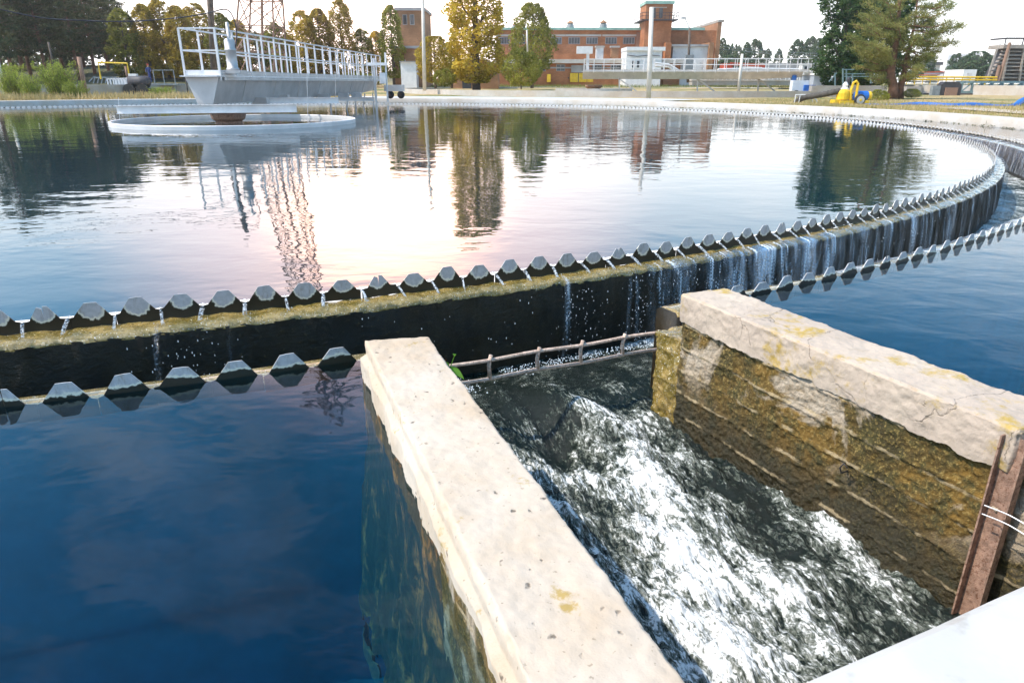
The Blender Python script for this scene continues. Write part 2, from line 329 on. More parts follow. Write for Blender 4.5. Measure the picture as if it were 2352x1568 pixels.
# ------------------------------------------------------------------ mesh helpers
class MB:
    def __init__(s): s.v = []; s.f = []
    def add(s, vs, fs):
        o = len(s.v); s.v += [tuple(a) for a in vs]; s.f += [tuple(i+o for i in f) for f in fs]
    def box(s, x0, x1, y0, y1, z0, z1, rot=None):
        vs = [Vector((x, y, z)) for z in (z0, z1) for x, y in ((x0, y0), (x1, y0), (x1, y1), (x0, y1))]
        if rot: vs = [rot @ q for q in vs]
        s.add(vs, [(3, 2, 1, 0), (4, 5, 6, 7), (0, 1, 5, 4), (1, 2, 6, 5), (2, 3, 7, 6), (3, 0, 4, 7)])
    def prism(s, poly, z0, z1):
        n = len(poly); vs = [(x, y, z0) for x, y in poly]+[(x, y, z1) for x, y in poly]
        s.add(vs, [tuple(range(n-1, -1, -1)), tuple(range(n, 2*n))]+[(i, (i+1) % n, n+(i+1) % n, n+i) for i in range(n)])
    def loft(s, rings, cap=True):
        n = len(rings[0]); vs = [q for r in rings for q in r]; fs = []
        for k in range(len(rings)-1):
            for i in range(n): fs.append((k*n+i, k*n+(i+1) % n, (k+1)*n+(i+1) % n, (k+1)*n+i))
        if cap: fs += [tuple(range(n-1, -1, -1)), tuple((len(rings)-1)*n+i for i in range(n))]
        s.add(vs, fs)
    def tube(s, pts, r, n=6, r2=None):
        pts = [Vector(p) for p in pts]; rings = []; m = len(pts)
        up = Vector((.13, .31, .94)).normalized()
        for i, p in enumerate(pts):
            d = (pts[min(i+1, m-1)]-pts[max(i-1, 0)]).normalized()
            a = d.cross(up)
            if a.length < .05: a = d.cross(Vector((1, 0, 0)))
            a.normalize(); b = d.cross(a)
            rr = r if not isinstance(r, (list, tuple)) else r[i]
            if r2 is not None: rr = r+(r2-r)*i/(m-1)
            rings.append([p+a*rr*math.cos(2*math.pi*k/n)+b*rr*math.sin(2*math.pi*k/n) for k in range(n)])
        s.loft(rings)
    def bar(s, a, b, w, h=None):
        "square bar between two points"
        a = Vector(a); b = Vector(b); d = (b-a).normalized(); h = h or w
        up = Vector((0, 0, 1)) if abs(d.z) < .9 else Vector((0, 1, 0))
        x = d.cross(up).normalized()*w/2; y = x.cross(d).normalized()*h/2
        s.loft([[p+x+y, p-x+y, p-x-y, p+x-y] for p in (a, b)])
    def lathe(s, prof, c=(0, 0, 0), n=16):
        c = Vector(c); s.loft([[c+Vector((r*math.cos(2*math.pi*k/n), r*math.sin(2*math.pi*k/n), z)) for k in range(n)] for r, z in prof])
    def build(s, name, m, parent=None, smooth=False, loc=None):
        me = bpy.data.meshes.new(name); me.from_pydata(s.v, [], s.f); me.validate()
        b = bmesh.new(); b.from_mesh(me); bmesh.ops.recalc_face_normals(b, faces=b.faces); b.to_mesh(me); b.free()
        return link(name, me, m, parent, smooth, loc)
def link(name, me, m, parent=None, smooth=False, loc=None):
    if m is not None: me.materials.append(M[m] if isinstance(m, str) else m)
    if smooth: me.polygons.foreach_set('use_smooth', [True]*len(me.polygons))
    o = bpy.data.objects.new(name, me); COL.objects.link(o)
    if parent: o.parent = parent
    if loc is not None: o.location = loc
    return o
def tag(o, label=None, cat=None, group=None, kind=None):
    for k, v in (('label', label), ('category', cat), ('group', group), ('kind', kind)):
        if v: o[k] = v
    return o
def empty(name, loc=(0, 0, 0), label=None, cat=None, group=None, rz=0):
    o = bpy.data.objects.new(name, None); COL.objects.link(o); o.location = loc; o.rotation_euler.z = rz; o.empty_display_size = .1
    return tag(o, label, cat, group)
def copy_tree(o, parent=None):
    c = o.copy(); COL.objects.link(c)
    if parent: c.parent = parent
    for ch in KIDS(o): copy_tree(ch, c)
    return c
def KIDS(o): return [x for x in list(COL.objects) if x.parent == o]
def grid_obj(name, P, m, parent=None, uv=None, attrs=None, smooth=True, keep=None):
    "P: array (a,b,3)"
    a, b, _ = P.shape
    idx = np.arange(a*b).reshape(a, b)
    q = np.stack([idx[:-1, :-1], idx[1:, :-1], idx[1:, 1:], idx[:-1, 1:]], -1).reshape(-1, 4)
    me = bpy.data.meshes.new(name)
    me.vertices.add(a*b); me.vertices.foreach_set('co', P.reshape(-1).astype(np.float32))
    me.loops.add(len(q)*4); me.polygons.add(len(q))
    me.polygons.foreach_set('loop_start', np.arange(len(q))*4); me.loops.foreach_set('vertex_index', q.reshape(-1))
    me.update(calc_edges=True)
    if sum(p.normal.z for p in me.polygons[:400]) < 0: me.flip_normals()
    if uv is not None:
        l = me.uv_layers.new(name='UVMap'); l.data.foreach_set('uv', uv.reshape(-1, 2)[q.reshape(-1)].reshape(-1).astype(np.float32))
    for k, v in (attrs or {}).items():
        at = me.attributes.new(k, 'FLOAT', 'POINT'); at.data.foreach_set('value', v.reshape(-1).astype(np.float32))
    return link(name, me, m, parent, smooth)
def leaf_mesh(name, pos, size, nrm=None, asp=.6, jitter=1., seed=1, droop=None, tri=False):
    "many leaf sized faces; pos (n,3), size (n,)"
    g = np.random.default_rng(seed); n = len(pos); pos = np.asarray(pos, float)
    d = g.normal(size=(n, 3))
    if nrm is not None: d = d*jitter+nrm
    d /= np.linalg.norm(d, axis=1)[:, None]+1e-9
    e = g.normal(size=(n, 3)); e = np.cross(d, e); e /= np.linalg.norm(e, axis=1)[:, None]+1e-9
    size = np.asarray(size)[:, None]
    if tri: V = np.stack([pos-e*size*asp*.5, pos+e*size*asp*.5, pos+d*size], 1); k = 3
    else: V = np.stack([pos-d*size*.5, pos+e*size*asp*.5, pos+d*size*.5, pos-e*size*asp*.5], 1); k = 4
    me = bpy.data.meshes.new(name); me.vertices.add(n*k); me.vertices.foreach_set('co', V.reshape(-1).astype(np.float32))
    me.loops.add(n*k); me.polygons.add(n); me.polygons.foreach_set('loop_start', np.arange(n)*k)
    me.loops.foreach_set('vertex_index', np.arange(n*k)); me.update(calc_edges=True)
    return me
def nz3(x, y, z, s=1.): return mn.noise(Vector((x*s, y*s, z*s)))
def fbm(x, y, z, s=1., o=4): return mn.fractal(Vector((x*s, y*s, z*s)), .9, 2., o)
# ------------------------------------------------------------------ round tank
CX, CY = -9.155, 23.13
def PC(r, a, z=0.): return Vector((CX+r*math.cos(R(a)), CY+r*math.sin(R(a)), z))
def ring_mb(mb, prof, a0, a1, n, closed_prof=True, jit=0.):
    "sweep profile [(r,z)] round the tank centre"
    m = len(prof); vs = []; fs = []
    for i in range(n+1):
        a = a0+(a1-a0)*i/n
        for j, (r, z) in enumerate(prof):
            p = PC(r, a, z)
            if jit: p += Vector((fbm(p.x, p.y, p.z, 9), fbm(p.x+9, p.y, p.z, 9), fbm(p.x, p.y+7, p.z, 11)))*jit
            vs.append(p)
    mm = m if closed_prof else m-1
    for i in range(n):
        for j in range(mm): fs.append((i*m+j, i*m+(j+1) % m, (i+1)*m+(j+1) % m, (i+1)*m+j))
    if closed_prof and abs(a1-a0) < 359.9: fs += [tuple(range(m)), tuple(n*m+j for j in range(m-1, -1, -1))]
    mb.add(vs, fs)
TP = .648; TA = -71.39            # inner tooth pitch and phase
OP = .605; OA = -70.48
A_L, A_R = -66.95, -62.25         # the two outlet walls
# setting: pool water, floor of the tank
mb = MB(); mb.add([PC(20.53, i*1.0, 0) for i in range(360)], [tuple(range(360))])
tag(mb.build('pool_water', 'water'), kind='structure')
tank = empty('settling_tank', (CX, CY, 0), 'large round concrete settling tank filled with dark water, in the foreground', 'settling tank')
def rel(o): o.location = (-CX, -CY, 0); return o
# launder inner wall with ledge
mb = MB()
prof = [(20.5, -.9), (20.5, -.065)]+[(20.5+.05*i, -.062-.003*i) for i in range(1, 5)]+[(20.735, -.095), (20.725, -.13)]
ring_mb(mb, [(20.56, -.062), (20.59, -.060), (20.62, -.062), (20.66, -.066), (20.69, -.071), (20.712, -.082), (20.714, -.11)], -76, -20, 1100, False, .010)
ring_mb(mb, [(20.56, -.066), (20.64, -.066), (20.715, -.075), (20.74, -.09), (20.735, -.115)], -20, 284, 600, False, .008)
rel(mb.build('weir_ledge', 'ledge', tank, True))
mb = MB()
ring_mb(mb, [(20.714, -.1), (20.716, -.2), (20.72, -.3), (20.72, -.4), (20.72, -.5), (20.72, -.6), (20.72, -.95)], -76, -20, 1100, False, .016)
ring_mb(mb, [(20.73, -.1), (20.72, -.4), (20.72, -.95)], -20, 284, 600, False, .008)
rel(mb.build('channel_inner_wall', 'launder', tank, True))
# launder outer wall (gap at the outlet)
mb = MB()
ring_mb(mb, [(21.46, -.95), (21.46, -.1), (21.5, -.075), (21.64, -.075), (21.66, -.1), (21.66, -1.35)], -62.02, A_R+48, 400, True, .006)
ring_mb(mb, [(21.46, -.95), (21.46, -.1), (21.5, -.075), (21.64, -.075), (21.66, -.1), (21.66, -1.35)], A_R+48, 360+A_L, 420, True, .006)
o = mb.build('channel_outer_wall', 'ledge', tank, True); rel(o); o.data.materials.append(M['launder'])
for p in o.data.polygons:
    if p.center.z < -.11: p.material_index = 1
# outer tank wall
def rim_prof(): return [(24.0, -1.4), (24.0, -.04), (23.99, .22), (24.03, .262), (24.36, .262), (24.4, .22), (24.4, -.6)]
mb = MB(); ring_mb(mb, rim_prof(), A_R-.3, A_R+80, 260, True, .007); ring_mb(mb, rim_prof(), A_R+80, 360+A_L-2.0, 330, True, .006)
rel(mb.build('rim_wall', 'conc_rim', tank, True))
# weeds along the waterline crack of the rim
g = np.random.default_rng(5); pp = []; ss = []
for k in range(5200):
    a = g.uniform(-58, 120); w = fbm(a*.9, 3, 1, 1.); 
    if w+g.uniform(-.25, .25) < -.02: continue
    q = PC(23.985-abs(g.normal())*.02, a, -.03+abs(g.normal())*(.012+.05*max(0, fbm(a*.35, 9, 2, 1.)))); pp.append(q); ss.append(g.uniform(.015, .05))
o = link('waterline_weeds', leaf_mesh('waterline_weeds', pp, ss, seed=4), 'leaf_pine'); o.parent = tank; rel(o); o['kind'] = 'stuff'
# outer strip of water, closed body so that it darkens with depth
mb = MB(); ring_mb(mb, [(21.665, -.04), (23.995, -.04), (23.995, -1.3), (21.665, -1.3)], -61.93, 360+A_L, 900, True)
tag(mb.build('outer_water', 'water_out'), kind='structure')
mb = MB(); ring_mb(mb, [(21.0, -1.31), (24.2, -1.31)], 0, 360, 240, False)
rel(mb.build('tank_floor', 'silt', tank))
mb = MB(); ring_mb(mb, [(21.668, -.12), (21.68, -1.3)], -61.9, 360+A_L, 240, False)
rel(mb.build('silted_wall', 'silt', tank))
# weir teeth
def tooth_mesh(name, pitch, top, bot, ledge, split=False, th=.006, narrow=1.):
    tw = pitch*.135*narrow; bw = pitch*.40*narrow
    pts = [(-pitch*.5, ledge), (pitch*.5, ledge), (pitch*.5, bot-.004), (bw, bot+.002), (tw, top), (tw*.2, top+.001), (-tw, top-.001), (-bw, bot+.002), (-pitch*.5, bot-.004)]
    if split: pts = pts[:5]+[(.004, top+.002), (.001, bot), (-.003, top-.012)]+pts[6:]
    b = MB(); n = len(pts)
    b.add([(-th/2, y, z) for y, z in pts]+[(th/2, y, z) for y, z in pts], [tuple(range(n)), tuple(range(2*n-1, n-1, -1))]+[(i, (i+1) % n, n+(i+1) % n, n+i) for i in range(n)])
    me = bpy.data.meshes.new(name); me.from_pydata(b.v, [], b.f)
    bb = bmesh.new(); bb.from_mesh(me); bmesh.ops.recalc_face_normals(bb, faces=bb.faces); bb.to_mesh(me); bb.free()
    return me
def weir(name, r, pitch, a0, n_near, n_tot, top, bot, ledge, m, label, skip):
    root = empty(name, (CX, CY, 0), label, 'weir plate')
    pw = r*R(pitch)*1.0
    A = tooth_mesh('weir_tooth', pw, top, bot, ledge); B = tooth_mesh('weir_tooth_split', pw, top, bot, ledge, True, narrow=.8)
    for me in (A, B): me.materials.append(M[m])
    rest = MB(); cnt = 0; g = random.Random(3)
    for k in range(n_tot):
        a = a0+pitch*k
        if skip(a): continue
        dz = g.uniform(-.007, .007); tilt = g.uniform(-.035, .035)
        me = B if k % 8 == 3 else A
        if cnt < n_near:
            o = bpy.data.objects.new('weir_tooth', me); COL.objects.link(o); o.parent = root
            q = PC(r, a, dz); o.location = (q.x-CX, q.y-CY, dz); o.rotation_euler = (tilt, g.uniform(-.06, .06), R(a)+g.uniform(-.03, .03)); o.scale = (1, g.uniform(.96, 1.03), g.uniform(.9, 1.1)); cnt += 1
        else:
            mt = Matrix.Translation(PC(r, a, dz)-Vector((CX, CY, 0))) @ Matrix.Rotation(R(a), 4, 'Z')
            rest.add([mt @ v.co for v in me.vertices], [tuple(p.vertices) for p in me.polygons])
    o = rest.build('far_weir_teeth', m + '', root); o['kind'] = 'stuff'
    return root
def tooth_far():
    t = T('weir_sheet_far'); p = t.pos(); z = t.n('SeparateXYZ', {0: p}).outputs[2]
    n = t.noise(p, 6, 4)
    return t.end(t.pbr(t.mix(t.rng(z, .012, -.012), (.6, .59, .58), (.05, .035, .015)), .5, Metallic=.1))
M['tooth_far'] = tooth_far()
wi = weir('inner_weir', 20.56, TP, TA-3*TP, 100, 555, .075, -.002, -.07, 'tooth', 'grey V-notched weir plate between the main pool and its mossy ledge', lambda a: False)
wo_ = weir('outer_weir', 21.672, OP, OA-4*OP, 97, 595, .038, -.042, -.12, 'tooth_out', 'grey V-notched weir plate rising from the outer strip of blue water', lambda a: A_L-.25 < a < A_R+.6)
for w_ in (wi, wo_):
    for c_ in KIDS(w_):
        if c_.name.startswith('far'): c_.data.materials[0] = M['tooth_far']
# ------------------------------------------------------------------ outlet walls
def wall_body(p0, p1, p2, p3, zt, zb, nl, nw, nh, chip=.02, seed=0, face=None, rough=.004):
    """p0,p1 = left edge (far, near); p3,p2 = right edge (far, near). One closed skin with worn edges; face(l,h) offsets the left side outwards"""
    g = MB(); V = {}
    L = (p1-p0).length; Wd = (p3-p0).length; Hh = zt-zb
    def vert(i, j, k):
        key = (i, j, k)
        if key in V: return V[key]
        a, b, c = i/nl, j/nw, k/nh
        c2 = c
        P = (p0*(1-a)+p1*a)*(1-b)+(p3*(1-a)+p2*a)*b
        z = zt-Hh*c2
        d = [a*L, (1-a)*L, b*Wd, (1-b)*Wd, c2*Hh]
        P = Vector((P.x, P.y, z))
        nrm = Vector((0, 0, 0)); ex = (p1-p0).normalized(); ey = (p3-p0).normalized()
        if j == 0: nrm -= ey
        if j == nw: nrm += ey
        if i == 0: nrm -= ex
        if i == nl: nrm += ex
        if k == 0: nrm += Vector((0, 0, 1))
        n_on = (j in (0, nw))+(i in (0, nl))+(k == 0)
        f1 = fbm(P.x+seed, P.y, P.z, 6, 5); f2 = fbm(P.x, P.y+seed, P.z, 38, 4)
        off = rough*(f1*1.6+f2*.7)
        if n_on >= 2: off -= chip*(.35+max(0, fbm(P.x, P.y, P.z+seed, 13, 5))*1.6)
        elif n_on == 1:
            dd = sorted(x for x in d)[1] if True else 0
            off -= chip*.5*max(0, fbm(P.x, P.y, P.z+seed, 9, 4))*math.exp(-dd/.03)
        if nrm.length: P += nrm.normalized()*off
        if face and j == 0: P += -ey*face(a*L, z, P)
        V[key] = len(g.v); g.v.append(tuple(P)); return V[key]
    for i in range(nl):
        for j in range(nw): g.f.append((vert(i, j, 0), vert(i, j+1, 0), vert(i+1, j+1, 0), vert(i+1, j, 0)))
        for k in range(nh):
            g.f.append((vert(i, 0, k), vert(i+1, 0, k), vert(i+1, 0, k+1), vert(i, 0, k+1)))
            g.f.append((vert(i, nw, k), vert(i, nw, k+1), vert(i+1, nw, k+1), vert(i+1, nw, k)))
    for j in range(nw):
        for k in range(nh):
            g.f.append((vert(0, j, k), vert(0, j, k+1), vert(0, j+1, k+1), vert(0, j+1, k)))
            g.f.append((vert(nl, j, k), vert(nl, j+1, k), vert(nl, j+1, k+1), vert(nl, j, k+1)))
    return g
def flat(u, v, z): q = U(u, v, z); return Vector((q.x, q.y, 0))
WT = .15
# left wall: left edge far -> near, right edge
Lf, Rf = flat(838, 782, WT), flat(984, 772, WT)
Ln, Rn = flat(1215, 1568, WT), flat(1585, 1568, WT)
Ln = Ln+(Ln-Lf).normalized()*.35; Rn = Rn+(Rn-Rf).normalized()*.35
lw = empty('channel_wall', (Lf.x, Lf.y, 0), 'narrow sunlit concrete wall with pitted cream top on the left side of the torrent', 'concrete wall', 'side walls of the outlet channel')
def mv(o, root): o.location = -Vector(root.location); return o
def lf(l, z, P): return 0.018*(1 if z < .07 else 0)+.012*fbm(P.x, P.y, 1, 5)*(1 if z < .07 else 0)
g_ = wall_body(Lf, Ln, Rn, Rf, WT, -1.3, 340, 40, 90, .016, 1, lf, .0035)
def band_mat(top, low, zc, amp, extra=None):
    "two coats on one block, split at a wavy height"
    return None
lwb = g_.build('wall_block', 'conc_top', lw, True); mv(lwb, lw)
lwb.data.materials.append(M['algae']); lwb.data.materials.append(M['mossface'])
for p in lwb.data.polygons:
    c = p.center
    if c.z < -.03+.012*fbm(c.x, c.y, 0, 12): p.material_index = 1
    side = (Vector((c.x, c.y, 0))-Rf).dot((Rf-Lf).normalized())
    if side > -.1 and c.z < .02: p.material_index = 2
# algae growth under water along the left wall: sloping bed of clumps
gl = np.zeros((160, 26, 3)); dL = (Ln-Lf); nL = Vector((-dL.y, dL.x, 0)).normalized()
if nL.dot(Lf-Rf) < 0: nL = -nL
for i in range(160):
    for j in range(26):
        a = i/159; b = j/25
        q = Lf+dL*a+nL*(b*(.12+.05*fbm(a*4, 2, 2, 1.)+.05*fbm(a*17, b*3, 2, 1.))-.01)
        z = -.12-1.12*b**1.15+.13*fbm(q.x, q.y, 3, 6.5, 5)*(.2+b)
        gl[i, j] = (q.x, q.y, min(z, -.07))
ob = grid_obj('algae_bank', gl, 'algae', lw); mv(ob, lw)
# right wall
p0 = flat(1568, 676, WT); p3 = flat(1660, 658, WT); p1 = flat(2330, 985, WT)+(flat(2330, 985, WT)-p0).normalized()*.0; p2 = flat(2352, 915, WT)
dR = (p1-p0).normalized(); nR = Vector((-dR.y, dR.x, 0)); nR = nR if nR.dot(p3-p0) > 0 else -nR
wid = (p3-p0).dot(nR)
rw = empty('channel_wall', (p0.x, p0.y, 0), 'mossy brown and ochre concrete wall with a thick tan cap on the right side of the torrent', 'concrete wall', 'side walls of the outlet channel')
Lr = (p1-p0).length
q0, q1 = p0, p0+dR*(Lr+.02); q3, q2 = p0+nR*wid, p0+nR*(wid+.0)+dR*(Lr+.02)
capz = -.005
g_ = wall_body(q0-dR*.015, q1, q2, q3-dR*.015, WT, capz, 300, 44, 26, .02, 5, lambda l, z, P: .006*fbm(P.x, P.y, P.z, 7)-(.010 if z > .07+.01*math.sin(l*5) else 0)*0, .004)
# ragged lower edge of the cap
nv = []
for v in g_.v:
    x, y, z = v
    if z < capz+.02: z += .018*fbm(x, y, 0, 8, 5)-.01
    nv.append((x, y, z))
g_.v = nv
mv(g_.build('wall_cap', 'cap', rw, True), rw)
def boards(l, z, P):
    k = (z+.9)/.135+.12*fbm(P.x, P.y, 0, 2)
    ph = (k % 1.0)
    ridge = math.exp(-((ph-.5)/.07)**2)*.009*(.5+abs(fbm(P.x, P.y, P.z, 7)))
    step = 0
    return ridge+step+.009*fbm(P.x, P.y, P.z, 5, 5)+.006*fbm(P.x, P.y, P.z, 40, 4)
g_ = wall_body(q0+nR*.016, q1+nR*.016, q2-nR*.02, q3-nR*.02, capz-.0, -1.3, 330, 16, 220, .02, 9, boards, .005)
mv(g_.build('wall_face', 'mossface', rw, True), rw)
g_ = wall_body(q0+nR*.0-dR*.2, q0+nR*.03+dR*.03, q3-nR*.04+dR*.03, q3-nR*.04-dR*.2, -.12, -1.3, 40, 30, 120, .03, 21, lambda l, z, P: .02*fbm(P.x, P.y, P.z, 9), .008)
mv(g_.build('mossy_footing', 'ledge', rw, True), rw)
# continuation of the wall beyond the gate slot, set back a little
e0 = q1+nR*.05+dR*.0; e1 = e0+dR*.55; e3 = q2; e2 = q2+dR*.55
g_ = wall_body(e0, e1, e2, e3, WT-.004, -1.3, 70, 30, 160, .015, 13, boards, .005)
o = g_.build('wall_tail', 'cap', rw, True); mv(o, rw); o.data.materials.append(M['mossface'])
for p in o.data.polygons:
    if p.center.z < -.02: p.material_index = 1
# gate guide: rusty U section on the face of the right wall
gg = empty('gate_guide', (q1.x, q1.y, -.6), 'rusty steel U-shaped gate guide bolted upright to the right wall', 'steel channel')
a = q1-nR*.022-dR*.045; ww = .085
def up(mb, o, du, dv, z0, z1): 
    P = [o, o+du, o+du+dv, o+dv]; mb.prism([(k.x, k.y) for k in P], z0, z1)
mb = MB(); up(mb, a+nR*.03, dR*ww, nR*.006, -.75, WT-.03); mv(mb.build('web', 'rust', gg), gg)
for k, off in enumerate((0, ww-.006)):
    mb = MB(); P_ = a+dR*off
    n_ = 60; rg = []
    for i in range(n_+1):
        z = -.75+(.9-.03-(.012 if k else 0))*i/n_; w_ = .0015*fbm(z*30, k, 1)
        rg.append([P_+Vector((0, 0, z))-nR*w_, P_+dR*.006+Vector((0, 0, z)), P_+dR*.006+nR*.03+Vector((0, 0, z)), P_+nR*.03+Vector((0, 0, z))])
    mb.loft(rg); mv(mb.build('flange', 'rust', gg), gg)
# wire twisted round the guide
mb = MB()
for dz in (0, -.035):
    c0 = a-nR*.02+dR*.05; pts = [c0+Vector((0, 0, -.13+dz))+dR*t_*.12-nR*(.012)+Vector((0, 0, .006*math.sin(t_*3)+.0)) for t_ in [i/10 for i in range(-2, 31)]]
    mb.tube(pts, .0022, 5)
tag(mb.build('wire_loop', 'galv_rail'), 'thin pale wire looped around the rusty gate guide', 'wire')
# small hook of bent wire on the mossy face
hk = q0+dR*((q1-q0).length*.66)-nR*.012
mb = MB(); c0 = hk+Vector((0, 0, -.33))
mb.tube([c0+nR*.03, c0-nR*.015, c0-nR*.03+Vector((0, 0, .03)), c0-nR*.025+dR*.012+Vector((0, 0, .055)), c0-nR*.02+dR*.03+Vector((0, 0, .04))], .0035, 6)
tag(mb.build('wire_hook', 'darkmetal', smooth=True), 'dark bent wire hook sticking out of the mossy wall', 'hook')
# mossy stub of the launder wall by the left wall, with red moss
mb = MB()
st0 = -66.9; ring_mb(mb, [(21.4, -.9), (21.4, -.26), (21.44, -.215), (21.58, -.21), (21.62, -.25), (21.62, -.9)], -67.2, -66.02, 26, True, .02)
stub = mb.build('wall_stub', 'launder', tank, True); rel(stub)
pp = []; ss = []; nn = []
for k in range(900):
    q = PC(21.5+g.normal()*.05, -66.28+g.normal()*.13, -.2+abs(g.normal())*.008); pp.append(q); ss.append(g.uniform(.012, .034)); nn.append((g.normal()*.2, g.normal()*.2, 1.5))
o = link('red_moss', leaf_mesh('red_moss', pp, ss, np.array(nn), .16, .3, 8, tri=True), 'redmoss'); tag(o, 'tuft of reddish moss on the broken wall stub at the left end of the grating', 'moss', kind='stuff')
# seedling
mb = MB(); s0 = Rf+Vector((.03, -.02, -.02))+(Rn-Rf).normalized()*.16; sp = empty('seedling', (s0.x, s0.y, .02), 'small green seedling sprouting from the right edge of the left wall', 'seedling')
tip = Vector((.045, 0, .10)); mb.tube([(0, 0, -.04), (.02, 0, .03), tuple(tip)], .0022, 5); mb.build('stem', 'leaf_fresh', sp)
def leafblade(d, L, w):
    b = MB(); d = Vector(d).normalized(); s = d.cross(Vector((0, -.5, .85))).normalized(); pts = []; n = 7
    for i in range(n):
        t_ = i/(n-1); ww_ = w*math.sin(math.pi*min(1, t_**.8*.98+.01)); c = d*L*t_+Vector((0, 0, -.02*t_*t_))
        pts += [c-s*ww_, c+Vector((0, 0, -.004)), c+s*ww_]
    b.add(pts, [(3*i, 3*i+1, 3*i+4, 3*i+3) for i in range(n-1)]+[(3*i+1, 3*i+2, 3*i+5, 3*i+4) for i in range(n-1)]); return b
for d, L, w in (((-.7, .1, .5), .05, .016), ((.8, -.3, -.35), .075, .017), ((.1, 0, 1), .03, .008), ((.6, -.3, -.9), .05, .012)):
    o = leafblade(d, L, w).build('leaf', 'leaf_fresh', sp, True); o.location = (.022, 0, .05) if d[2] < .9 else tip
# grating across the outlet
gr = empty('bar_grating', tuple(PC(21.5, -64.4, -.33)), 'rusty rebar ladder grating spanning the outlet above the foaming water', 'grating')
GA, GB = PC(21.5, -66.55, 0), PC(21.56, -61.95, 0)
def gp(t_, z): q = GA*(1-t_)+GB*t_; q.z = z; return q
for z in (-.222, -.335):
    mb = MB(); mb.tube([gp(t_/24, z+.004*math.sin(t_*.7)) for t_ in range(25)], .011, 7); mv(mb.build('rail', 'rust_light', gr, True), gr)
for t_ in (.14, .30, .475, .64, .81):
    mb = MB(); mb.tube([gp(t_, -.338), gp(t_-.004, -.262), gp(t_+.004, -.195)], .0115, 7); mv(mb.build('rung', 'rust_light', gr, True), gr)
# platform slab under the camera
mb = MB(); n_ = 90; pf = []
for i in range(n_+1):
    a_ = -76+34*i/n_; pf.append([PC(24.25+.004*fbm(a_*3, 0, 0), a_, .262), PC(24.24+.004*fbm(a_*4, 2, 0), a_, .292), PC(24.262, a_, .31), PC(25.9, a_, .31), PC(25.9, a_, .0), PC(24.42, a_, .0), PC(24.42, a_, .258)])
mb.loft(pf); tag(mb.build('concrete_platform', 'platform'), 'smooth white painted concrete slab in the lower right corner', 'platform')
mb = MB(); ring_mb(mb, [(24.0, -1.4), (24.0, .2), (24.4, .2), (24.4, -1.4)], A_R-.5, A_R+.6, 4)
rel(mb.build('outlet_jamb', 'conc_grey', tank))
# ------------------------------------------------------------------ running water in the outlet and the launder
WZ = -.64
ridge = [U(u, v, WZ) for u, v in ((1205, 872), (1240, 893), (1290, 925), (1370, 975), (1430, 1020), (1475, 1070), (1530, 1130), (1610, 1200), (1720, 1300), (1850, 1440), (1960, 1560))]
ridge = np.array([(q.x, q.y) for q in ridge])
streak = np.array([(q.x, q.y) for q in [U(u, v, WZ) for u, v in ((1130, 890), (1230, 960), (1330, 1060), (1420, 1150), (1520, 1250), (1620, 1380), (1700, 1520))]])
def pdist(X, Y, pl):
    "signed distance to a polyline and position along it"
    best = np.full(X.shape, 1e9); sg = np.zeros(X.shape); al = np.zeros(X.shape); acc = 0
    for (ax, ay), (bx, by) in zip(pl[:-1], pl[1:]):
        L2 = (bx-ax)**2+(by-ay)**2; t_ = np.clip(((X-ax)*(bx-ax)+(Y-ay)*(by-ay))/L2, 0, 1)
        dx, dy = X-ax-t_*(bx-ax), Y-ay-t_*(by-ay); d = np.hypot(dx, dy)
        cr = (bx-ax)*(Y-ay)-(by-ay)*(X-ax); m_ = d < best
        best[m_] = d[m_]; sg[m_] = np.sign(cr)[m_]; al[m_] = (acc+t_*math.sqrt(L2))[m_]; acc += math.sqrt(L2)
    return best*np.where(sg == 0, 1, sg), al
def npn(X, Y, s, seed, oct_=4, sx=1., sy=1., rot=0.):
    out = np.empty(X.shape); c, s_ = math.cos(rot), math.sin(rot)
    it = np.nditer(X, flags=['multi_index'])
    for x in it:
        i = it.multi_index; x = float(x); y = float(Y[i])
        out[i] = mn.fractal(Vector(((c*x+s_*y)*sx*s, (-s_*x+c*y)*sy*s, seed)), .8, 2.1, oct_)
    return out
def sst(x, a, b): t_ = np.clip((x-a)/(b-a), 0, 1); return t_*t_*(3-2*t_)
